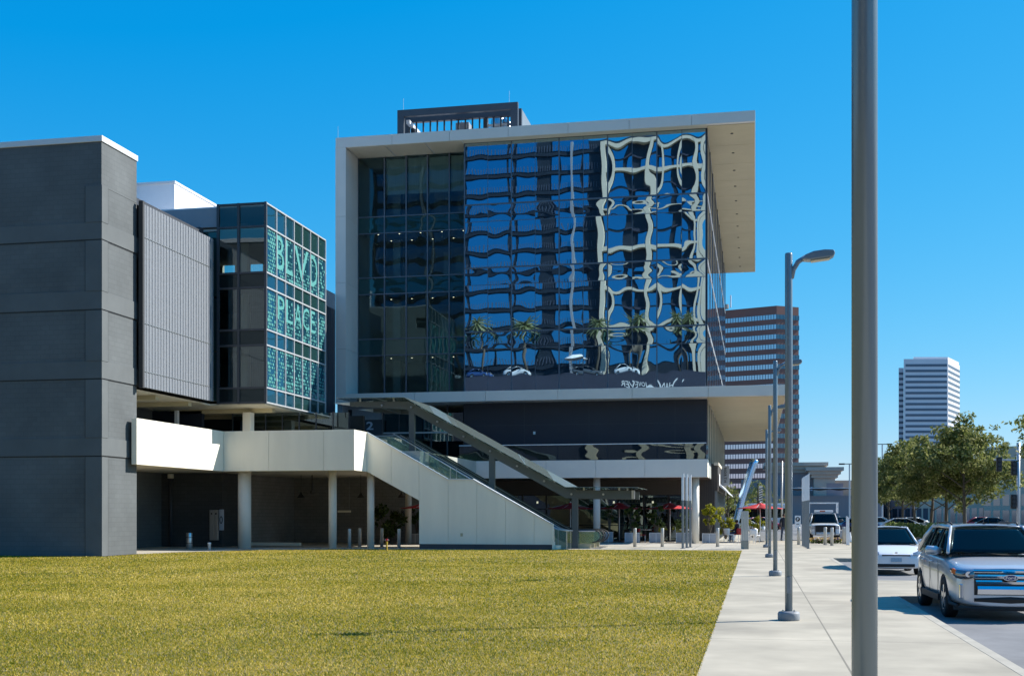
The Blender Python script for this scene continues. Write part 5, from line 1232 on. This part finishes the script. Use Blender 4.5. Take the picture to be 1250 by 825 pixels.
lab = [('blue car parked far off under the oaks, left of the hedge', M['car_blue'], 1082, 118, 1.2),('white car far off beside the oak trunks', M['car_white'], 1100, 132, 1.3),('silver car far behind the hedge between oak trunks', M['silver_paint'], 1148, 120, 1.35),('pale car directly behind the silver suv roof', M['car_white'], 1137, 106, 1.5),
 ('dark red car far off at right under the beige building', M['car_red'], 1228, 135, 1.5),('black car far off at the right edge', M['car_black'], 1246, 120, 1.4),
 ('dark car in the lot right of the white truck', M['car_black'], 1034, 125, .2),('grey car in the lot behind the dark car', M['car_grey'], 1028, 150, .3),('white car on the road left of the second street lamp', M['car_white'], 934, 118, 1.57),('red car on the road behind the lamp posts', M['car_red'], 957, 128, 1.57)]
lab = [(a.replace('behind the dark car','far beyond the white truck'),b,c,d,e) for a,b,c,d,e in lab]
first = {}
for lb, pm, px, D, rz in lab:
    X, Y = dp(px, D)
    if pm.name in first: dup(first[pm.name], (X,Y,-.14), rz, lb)
    else: first[pm.name] = hatch(lb, pm, (X,Y,-.14), rz, name='distant_car', group='cars parked in the distance')
# white work truck
def truck():
    t = thing('work_truck', 'white work truck with a roof rack facing us beyond the posts', 'truck', (0,0,0)); W = 2.0; wr = .4
    tab = [(0,.78,1.14,.5),(.04,.92,1.17,.44),(.12,.97,1.19,.42),(.5,1.0,1.22,.42),(1.2,1.0,1.25,.42),(1.8,1.0,1.27,.42),(3.0,1.0,1.27,.42),(4.4,1.0,1.27,.42),(5.4,1.0,1.25,.45),(5.5,.95,1.22,.5)]
    loft_body(tab, M['car_white'], t, (1.0,4.5), wr, W)
    cabin(t, M['car_white'], 1.35, 1.95, 3.3, 3.5, 1.26, 1.26, 1.92, .93, .74, [2.6])
    for s in (-1,1):
        for wy in (1.0,4.5): wheel(t, s*(W/2-.12), wy, wr, s)
        mirror(t, M['plastic'], s*1.02, 1.8, 1.4, s)
        hl = B(s*.68,s*.9,-.03,.05,.86,1.08).build('headlight', M['lamp_glass'], t, .02)
        B(s*.6,s*.66,-.12,-.04,.45,1.1).build('guard_upright', M['black'], t, .01)
    strip('grille', M['black'], t, tab, -.62,.62,.64,1.1,.012,.05); B(-.9,.9,-.1,.02,.45,.6).build('bumper', M['steel'], t, .03); B(-.64,.64,-.12,-.07,1.05,1.1).build('guard_bar', M['black'], t)
    for x in (-.35,0,.35): B(x-.02,x+.02,-.075,-.06,.62,1.05).build('grille_bar', M['charcoal'], t)
    for y in (2.1,3.4):
        for s in (-1,1): MB().bar((s*.95,y,1.9),(s*.95,y,2.62),.07).build('rack_post', M['white_paint'], t)
        MB().bar((-1.0,y,2.62),(1.0,y,2.62),.08).build('rack_bar', M['white_paint'], t)
    for s in (-1,1): MB().bar((s*.95,2.1,2.0),(s*.95,3.4,2.0),.06).build('rack_rail', M['white_paint'], t)
    lb_ = B(-.62,.62,2.0,2.2,1.98,2.12).build('light_bar', M['white_paint'], t, .03); B(-.26,.1,1.99,1.998,2.01,2.09).build('light_lens', M['amber'], lb_)
    return t
tr = truck(); X, Y = dp(1007.5, 80); tr.location = (X, Y, -.14)
# bus at the plaza end
X, Y = dp(934, 140); t = thing('city_bus', 'white and black bus crossing beyond the red umbrella', 'bus', (X,Y,-.14))
B(X-6,X+3,Y,Y+2.4,.2,2.9).build('body', M['car_white'], t, .12); B(X-5.8,X+2.8,Y-.015,Y-.001,1.25,2.35).build('window_band', M['car_glass'], t)
for dx in (-4.2,1.3): wheel(t, X+dx, Y-.02, .48, 0.001)
for o in kids(t):
    if o.name.startswith('tyre'): bpy.data.objects.remove(o) if False else None

# ================================================================= PEOPLE
def figure(name, label, joints, edges, radii, loc, rz, cloth, group=None, head=None, hands=(), legs=None):
    t = thing(name, label, 'person', (0,0,0), group)
    me = bpy.data.meshes.new('body'); me.from_pydata(joints, edges, []); o = bpy.data.objects.new('body', me); C.objects.link(o)
    sk = o.modifiers.new('skin','SKIN'); 
    for v, r_ in zip(me.skin_vertices[0].data, radii): v.radius = (r_, r_) if not isinstance(r_, tuple) else r_
    me.skin_vertices[0].data[0].use_root = True
    s = o.modifiers.new('sub','SUBSURF'); s.levels = 2; s.render_levels = 2
    dg = bpy.context.evaluated_depsgraph_get(); dg.update(); m2 = bpy.data.meshes.new_from_object(o.evaluated_get(dg)); o.modifiers.clear(); o.data = m2; bpy.data.meshes.remove(me)
    m2.materials.clear(); m2.materials.append(M['skin']); m2.polygons.foreach_set('use_smooth', [True]*len(m2.polygons)); o.parent = t
    # clothes: copies of the body surface between heights, pushed out a little
    for nm, mm, test, push in cloth:
        bm = bmesh.new(); bm.from_mesh(m2); bm.normal_update()
        bmesh.ops.delete(bm, geom=[f for f in bm.faces if not test(f.calc_center_median())], context='FACES')
        for v in bm.verts: v.co += v.normal*push
        c = bpy.data.meshes.new(nm); bm.to_mesh(c); bm.free(); c.materials.append(mm); q = bpy.data.objects.new(nm, c); C.objects.link(q); q.parent = t; q.modifiers.new('s','SOLIDIFY').thickness = .008
    hx, hy, hz = head
    hd = MB(); hd.lathe(hx, hy, [(.02,hz+.12),(.07,hz+.105),(.098,hz+.05),(.1,hz-.01),(.09,hz-.05),(.03,hz-.06)], 16); hd.v = [(p[0],p[1]+.012,p[2]) for p in hd.v]; hd.build('hair', M['hair'], t, smooth=True)
    f = MB()
    for s in (-1,1): f.tube([(hx+s*.035,hy-.088,hz),(hx+s*.035,hy-.097,hz)],.012,8)
    f.build('eyes', M['black'], o); MB().tube([(hx,hy-.085,hz+.0),(hx,hy-.115,hz-.03),(hx,hy-.09,hz-.04)],[.01,.016,.012],6).build('nose', M['skin'], o, smooth=True)
    MB().bar((hx-.025,hy-.085,hz-.07),(hx+.025,hy-.085,hz-.07),.012,.01).build('mouth', M['red_paint'], o)
    t.location = loc; t.rotation_euler = (0,0,rz); return t
def hand_chain(J, E, Rr, wrist, d, side):
    w0 = len(J); p = Vector(J[wrist]); d = Vector(d).normalized(); sv = Vector(side)
    J.append(tuple(p+d*.07)); Rr.append(.03); E.append((wrist,w0))
    for k, (off, ln) in enumerate(((-.03,.06),(-.01,.075),(.01,.07),(.03,.055))):
        q = p+d*.1+sv*off; J.append(tuple(q)); Rr.append(.011); E.append((w0,len(J)-1)); J.append(tuple(q+d*ln+Vector((0,-.015,0)))); Rr.append(.009); E.append((len(J)-2,len(J)-1))
    J.append(tuple(p+d*.05+sv*-.05)); Rr.append(.011); E.append((w0,len(J)-1))
def standing():
    J = [(0,0,.93),(0,0,1.12),(0,.0,1.38),(0,0,1.50),(0,-.01,1.60),(0,-.005,1.70)]; E = [(0,1),(1,2),(2,3),(3,4),(4,5)]; Rr = [(.16,.11),(.15,.10),(.17,.11),.055,.085,.075]
    for s in (-1,1):
        b = len(J); J += [(s*.2,0,1.40),(s*.25,.02,1.13),(s*.26,-.04,.88)]; E += [(2,b),(b,b+1),(b+1,b+2)]; Rr += [.06,.045,.032]; hand_chain(J,E,Rr,b+2,(0,-.1,-1),(0,1,0))
        b = len(J); J += [(s*.1,0,.85),(s*.11,-.02-.1*s,.48),(s*.11,.06-.16*s,.08),(s*.12,-.1-.16*s,.04)]; E += [(0,b),(b,b+1),(b+1,b+2),(b+2,b+3)]; Rr += [.095,.062,.042,.035]
    return J,E,Rr
J,E,Rr = standing(); x, y = dp(957.0, 76)
figure('person', 'person in dark clothes walking on the plaza behind the second lamp', J,E,Rr,(x,y,0),.3,
  [('jacket', M['cloth_dark'], lambda c: .9 < c.z < 1.5, .012),('trousers', M['cloth_jean'], lambda c: .07 < c.z < .9 and abs(c.x) < .235, .01),('shoes', M['black'], lambda c: c.z < .075, .008)], head=(0,-.01,1.63))
J = [(0,0,.56),(0,.03,.76),(0,.04,1.0),(0,.03,1.12),(0,.01,1.22),(0,.015,1.32)]; E = [(0,1),(1,2),(2,3),(3,4),(4,5)]; Rr = [(.16,.12),(.15,.1),(.17,.11),.055,.085,.075]
for s in (-1,1):
    b = len(J); J += [(s*.2,.03,1.02),(s*.25,-.02,.78),(s*.18,-.25,.70)]; E += [(2,b),(b,b+1),(b+1,b+2)]; Rr += [.06,.045,.032]; hand_chain(J,E,Rr,b+2,(-s*.2,-1,-.1),(1,0,0))
    b = len(J); J += [(s*.1,-.05,.56),(s*.13,-.42,.54),(s*.12,-.40,.1),(s*.12,-.54,.045)]; E += [(0,b),(b,b+1),(b+1,b+2),(b+2,b+3)]; Rr += [.09,.065,.042,.035]
x, y = gp(899, 661)
figure('person', 'person in dark clothes seated on the dark red cafe chair', J,E,Rr,(x,y,-.0),-1.9,
  [('jacket', M['cloth_dark'], lambda c: c.z > .6 and c.z < 1.11, .012),('trousers', M['cloth_jean'], lambda c: .08 < c.z < .62, .01),('shoes', M['black'], lambda c: c.z < .085, .008)], head=(0,.01,1.25))

# ================================================================= FAR BUILDINGS
bt = thing('brown_tower', 'brown granite office tower with blue ribbon windows behind the office building', 'building', (*dp(948,481),0))
D0 = 481; c1 = dp(948, D0); c0 = dp(850, D0*253.2/244); c2 = dp(975, D0*1.008); c3 = dp(975, D0*1.12); c4 = dp(850, D0*1.2)
foot = [c0, c1, c2, c3, c4]
Zt = fz(372.8, *c1)
MB().prism(foot, -1, Zt-.1).build('core', M['brown_granite'], bt)
st_ = 12.1*D0/F
nb = 20
for k in range(nb):
    z1 = Zt-3.6-st_*k; z0 = z1-st_*.46
    if z0 < 1: break
    for (a, b, nm) in ((c0,c1,30),(c1,c2,7)):
        a = Vector((*a,0)); b = Vector((*b,0)); d = (b-a).normalized(); n = Vector((d.y,-d.x,0))*.12
        V = []; p = a+n; q = b+n
        o = MB().add([(p.x,p.y,z0),(q.x,q.y,z0),(q.x,q.y,z1),(p.x,p.y,z1),(a.x,a.y,z0),(b.x,b.y,z0),(b.x,b.y,z1),(a.x,a.y,z1)],[(0,1,2,3),(0,4,5,1),(3,2,6,7),(0,3,7,4),(1,5,6,2)]).build('ribbon_window', M['far_glass'] if nm > 10 else M['far_dark_glass'], bt)
        mb = MB(); L_ = (b-a).length
        for i in range(nm+1):
            r_ = a+d*(L_*i/nm)+n*1.3; mb.bar((r_.x,r_.y,z0),(r_.x,r_.y,z1),.22,.1)
        mb.build('window_bars', M['mullion'], o)
x, y = dp(892, 486); MB().cyl(x, y, Zt, Zt+5, .25, 6).build('antenna', M['tower_white'], bt); MB().cyl(*dp(886,486), Zt-.5, Zt+1.2, 1.2, 8).build('roof_unit', M['mall_tan'], bt)
wt = thing('white_tower', 'distant white office tower with dark ribbon windows behind the oaks', 'building', (*dp(1157,840),0))
D0 = 840; a0 = dp(1097,D0*1.02); a1 = dp(1103,D0*1.02); a2 = dp(1103.2,D0*1.001); a3 = dp(1157,D0); a4 = dp(1171.5,D0*1.045); a5 = dp(1171.5,D0*1.1); a6 = dp(1097,D0*1.1)
Zt = fz(438,*a3); Zl = fz(449,*a0)
MB().prism([a2,a3,a4,a5,dp(1103.2,D0*1.1)], -1, Zt).build('core', M['tower_white'], wt); MB().prism([a0,a1,dp(1103,D0*1.09),a6], -1, Zl).build('wing', M['tower_white'], wt)
b0_, b1_, b2_ = dp(1115,D0*1.01), dp(1157,D0*1.01), dp(1170.5,D0*1.045)
MB().prism([b0_,b1_,b2_,dp(1168,D0*1.08),dp(1115,D0*1.08)], Zt+.01, Zt+2.4).build('crown', M['tower_white'], wt)
st_ = 6.75*D0/F
for k in range(26):
    z1 = Zt-3.6-st_*k; z0 = z1-st_*.45
    if z0 < 2: break
    for (a, b, f0, f1) in ((a2,a3,.04,.98),(a3,a4,.03,.99),(a0,a1,.05,.95)):
        if a is a0 and z1 > Zl-1: continue
        a = Vector((*a,0)); b = Vector((*b,0)); d = (b-a); p = a+d*f0; q = a+d*f1; d.normalize(); n = Vector((d.y,-d.x,0))*.15; P0 = p+n; Q0 = q+n
        MB().add([(P0.x,P0.y,z0),(Q0.x,Q0.y,z0),(Q0.x,Q0.y,z1),(P0.x,P0.y,z1),(p.x,p.y,z0),(q.x,q.y,z0),(q.x,q.y,z1),(p.x,p.y,z1)],[(0,1,2,3),(0,4,5,1),(3,2,6,7),(0,3,7,4),(1,5,6,2)]).build('ribbon_window', M['ribbon_dark'], wt)
ml = thing('shopping_mall', 'low grey and tan mall with stepped cornices beyond the road', 'building', (*dp(985,215),0))
def mall_block(pa, pb, D, ptop, m, corn=True, depth=20, name='wall'):
    xa, y = dp(pa, D); xb, yb = dp(pb, D); z = fz(ptop, (xa+xb)/2, y)
    B(xa, xb, y, y+depth, -.5, z).build(name, m, ml)
    if corn:
        for i in range(3): B(xa-.5-.5*i, xb+.5+.5*i, y-.5-.5*i, y+depth, z+.002+.65*i, z+.65*(i+1)).build('cornice', M['mall_tan'], ml)
    return xa, xb, y, z
mall_block(905, 942, 232, 585, M['mall_grey'], False); mall_block(942, 1000, 228, 577, M['mall_grey']); xa, xb, y, z = mall_block(994, 1019, 222, 583, M['mall_tan'])
B(xa+2.2,xa+5.2,y-.05,y,3.4,z-1).build('wall_recess', M['mall_grey'], ml)
mall_block(1017, 1075, 226, 586, M['mall_tan'], False)
mall_block(900, 1075, 216, 605, M['mall_grey'], False, 12, 'arcade')
for px in (916,928,946,970,993,1010,1033,1052):
    x, y = dp(px, 215.9); B(x-2.2,x+2.2,y-.06,y,.3,2.4).build('shop_window', M['far_dark_glass'], ml)
for px in (974,1001,1025):
    x, y = dp(px, 213); mb = MB(); mb.lathe(x, y, [(.1,fz(594.2,x,y)),(2.3,fz(596.5,x,y)),(.1,fz(598.6,x,y))], 20); mb.build('disc_canopy', M['charcoal'], ml, smooth=True)
x0, y = dp(960, 213); x1, _ = dp(1035, 213); B(x0, x1, 213.2+y-y, 213.3+y-y, fz(596.9,x0,y), fz(596.2,x0,y)).build('rail', M['coping'], ml)
for s, p0_, p1_, t0, t1 in (('V',971,975,594,598.5),('S',989,992,594,598.5)):
    front_text(s, p0_, p1_, t0, t1, dp(980,222)[1]-.3, 'letter', M['letter_grey'], ml)
rb = thing('beige_building', 'beige building with square windows behind the oaks at right', 'building', (*dp(1200,175),0))
def far_block(pa, Da, pb, Db, ptop, depth, par, m, rows, n, name='wall'):
    a = Vector((*dp(pa,Da),0)); b = Vector((*dp(pb,Db),0)); d = (b-a).normalized(); n_ = Vector((d.y,-d.x,0)); z = fz(ptop,a.x,a.y); c = b-n_*depth; e = a-n_*depth
    MB().prism([(a.x,a.y),(b.x,b.y),(c.x,c.y),(e.x,e.y)], -.5, z).build(name, m, par)
    L_ = (b-a).length
    for (z0, z1) in rows:
        for i in range(n):
            p = a+d*(L_*(i+.14)/n)+n_*.03; q = a+d*(L_*(i+.86)/n)+n_*.03
            mb = MB().add([(p.x,p.y,z0),(q.x,q.y,z0),(q.x,q.y,z1),(p.x,p.y,z1)],[(0,1,2,3)]); o = mb.build('window', M['far_dark_glass'], par); o.modifiers.new('s','SOLIDIFY').thickness = .05
far_block(1200, 182, 1330, 170, 546, 30, rb, M['tan_wall'], ((.2,2.2),(2.9,4.6)), 11)
far_block(1118, 205, 1203, 190, 592, 20, rb, M['tan_wall'], ((.2,2.6),), 10, 'wing')
far_block(1060, 235, 1120, 215, 588, 20, rb, M['mall_grey'], ((.2,2.6),), 8, 'wing')

# ================================================================= WHAT THE GLASS REFLECTS: the block across the lawn, behind the viewer
at = thing('apartment_tower', 'apartment block with pale grid frame and blue glass, seen mirrored in the office glass', 'building', (-30,-40,0))
AY = -40
B(-75, 14, AY-32, AY+7, -.1, 22.6).build('podium', M['podium'], at)
mb = MB().text('HANOVER', 1.75, lambda x, y, z: (-11.3-x, AY+7.02+z, 20.2+y), ext=.06, align='LEFT'); mb.build('letter', M['white_paint'], at)
mb = MB().text('SQUARE', 1.1, lambda x, y, z: (-12.3-x, AY+7.02+z, 18.6+y), ext=.06, align='LEFT'); mb.build('letter', M['white_paint'], at)
B(-75, 14, AY+6.7, AY+7.01, 22.602, 22.75).build('podium_rail', M['podium'], at)
B(-62, -7.0, AY-20, AY-.6, 22.6, 60.5).build('tower_core', M['apart_band'], at)
def awin(x0, x1, z0, z1, y=AY-.5, m='apart_glass'): 
    return B(x0, x1, y-.1, y, z0, z1).build('apartment_window', M[m], at)
gx = [-23.5+7.15*k/1 for k in range(0,3)]+[-7.6]
gz_ = [24.6+6.1*k for k in range(0,6)]+[59.6]
for x in gx: B(x-.40, x+.40, AY-.6, AY+.5, 22.6, 59.9).build('grid_post', M['apart_frame'], at)
for z in gz_[1:]:
    for a, b in zip(gx[:-1], gx[1:]): B(a+.402, b-.402, AY-.6, AY+.45, z-.30, z+.30).build('grid_beam', M['apart_frame'], at)
for a, b in zip(gx[:-1], gx[1:]):
    for z0, z1 in zip(gz_[:-1], gz_[1:]):
        zm = (z0+z1)/2
        awin(a+.6, (a+b)/2+.3, z0+.5, zm-.2); awin(a+.6, (a+b)/2+.3, zm+.2, z1-.5); awin((a+b)/2+1.6, b-.6, z0+.5, zm-.3)
        B((a+b)/2+.4, b-.6, AY-.55, AY-.2, zm-.15, zm+.1).build('balcony', M['podium'], at)
B(-7.05, -5.2, AY-.6, AY+.5, 22.6, 58.5).build('grid_post', M['apart_frame'], at)
for k in range(12):
    z0 = 24.6+3.05*k
    for x0, x1 in ((-61,-53.5),(-52.5,-45.5),(-44.8,-38),(-37.4,-33.6),(-31,-26.2)):
        awin(x0, x1, z0+.75, z0+2.9, AY-.45)
    B(-61.5, -24.3, AY-.59, AY-.3, z0+.05, z0+.52).build('floor_band', M['apart_band'], at)
    r_ = MB()
    for i in range(84): x = -61+.436*i; r_.box(x-.045, x+.045, AY-.44, AY-.38, z0+.7, z0+1.6)
    r_.build('railing', mat('deck_rail', (.07,.085,.12), .5), at)
for x in (-28.2,-53): B(x-.22, x+.22, AY-.6, AY+.2, 22.6, 60.2).build('grid_post', M['fascia_grey'], at)
for x in gx: B(x-.5, x+.5, AY+7.02, AY+7.5, 0, 15).build('pilaster', M['apart_frame'], at)
for p_, q_ in zip(gx[:-1], gx[1:]): B(p_+.502, q_-.502, AY+7.02, AY+7.4, 13.6, 14.6).build('pilaster_beam', M['apart_frame'], at); B(p_+.502, q_-.502, AY+7.02, AY+7.4, 7.2, 8).build('pilaster_beam', M['apart_frame'], at)
def palm(x, y, z, h, label):
    t = thing('palm_tree', label, 'palm tree', (x,y,z), 'palms mirrored in the office glass'); lx, ly = random.uniform(-.5,.5), random.uniform(-.3,.3)
    MB().tube([(x,y,z),(x+lx*.4,y+ly*.4,z+h*.5),(x+lx,y+ly,z+h)],[.26,.2,.17],10).build('trunk', M['bark'], t, smooth=True)
    mb = MB()
    for k in range(34):
        a = k*2.399; el = .9-1.5*(k/33); L_ = 2.5*random.uniform(.8,1.1); pr = None
        for i in range(7):
            f = i/6; r_ = L_*f; zz = z+h+r_*math.sin(el)-.9*f*f*(1.1-el*.3); rr = r_*math.cos(el*.7); c = Vector((x+lx+math.cos(a)*rr, y+ly+math.sin(a)*rr, zz)); w_ = .28*(1-abs(2*f-.9))*.9+.03; sd_ = Vector((-math.sin(a),math.cos(a),0))
            cur = (c-sd_*w_-Vector((0,0,w_*.6)), c, c+sd_*w_-Vector((0,0,w_*.6)))
            if pr: mb.add([*pr,*cur], [(0,3,4,1),(1,4,5,2)])
            pr = cur
    mb.build('fronds', M['palm'], t)
for x, y, h in ((-46,AY+5,7.2),(-41.5,AY+4,8.0),(-34.5,AY+5,7.6),(-24,AY+4.5,7.4),(-17.5,AY+4.5,7.8),(-11,AY+5,7.4)):
    palm(x, y, 22.6, h+.6, 'palm tree on the raised deck, mirrored in the office glass')
t = thing('deck_umbrella', 'pale umbrella on the raised deck, mirrored in the glass', 'umbrella', (-27,AY+5,22.6)); MB().cyl(-27,AY+5,22.6,26.0,.05,8).build('pole', M['white_paint'], t); MB().lathe(-27,AY+5,[(1.9,25.4),(1.0,25.9),(.05,26.2)],12).build('canopy', M['white_paint'], t)

for k, (x, pm) in enumerate(((-43.5,'car_white'),(-37.5,'car_blue'),(-31.5,'car_white'),(-20.5,'car_grey'),(-14.5,'car_white'))):
    src = first.get(pm)
    lb = 'car parked on the raised deck, mirrored low in the office glass'
    if pm == 'car_grey' or src is None: src = first['car_grey']
    q = dup(src, (x-2.2, AY+5.7, 22.602), 1.57, lb); q['group'] = 'cars mirrored in the office glass'
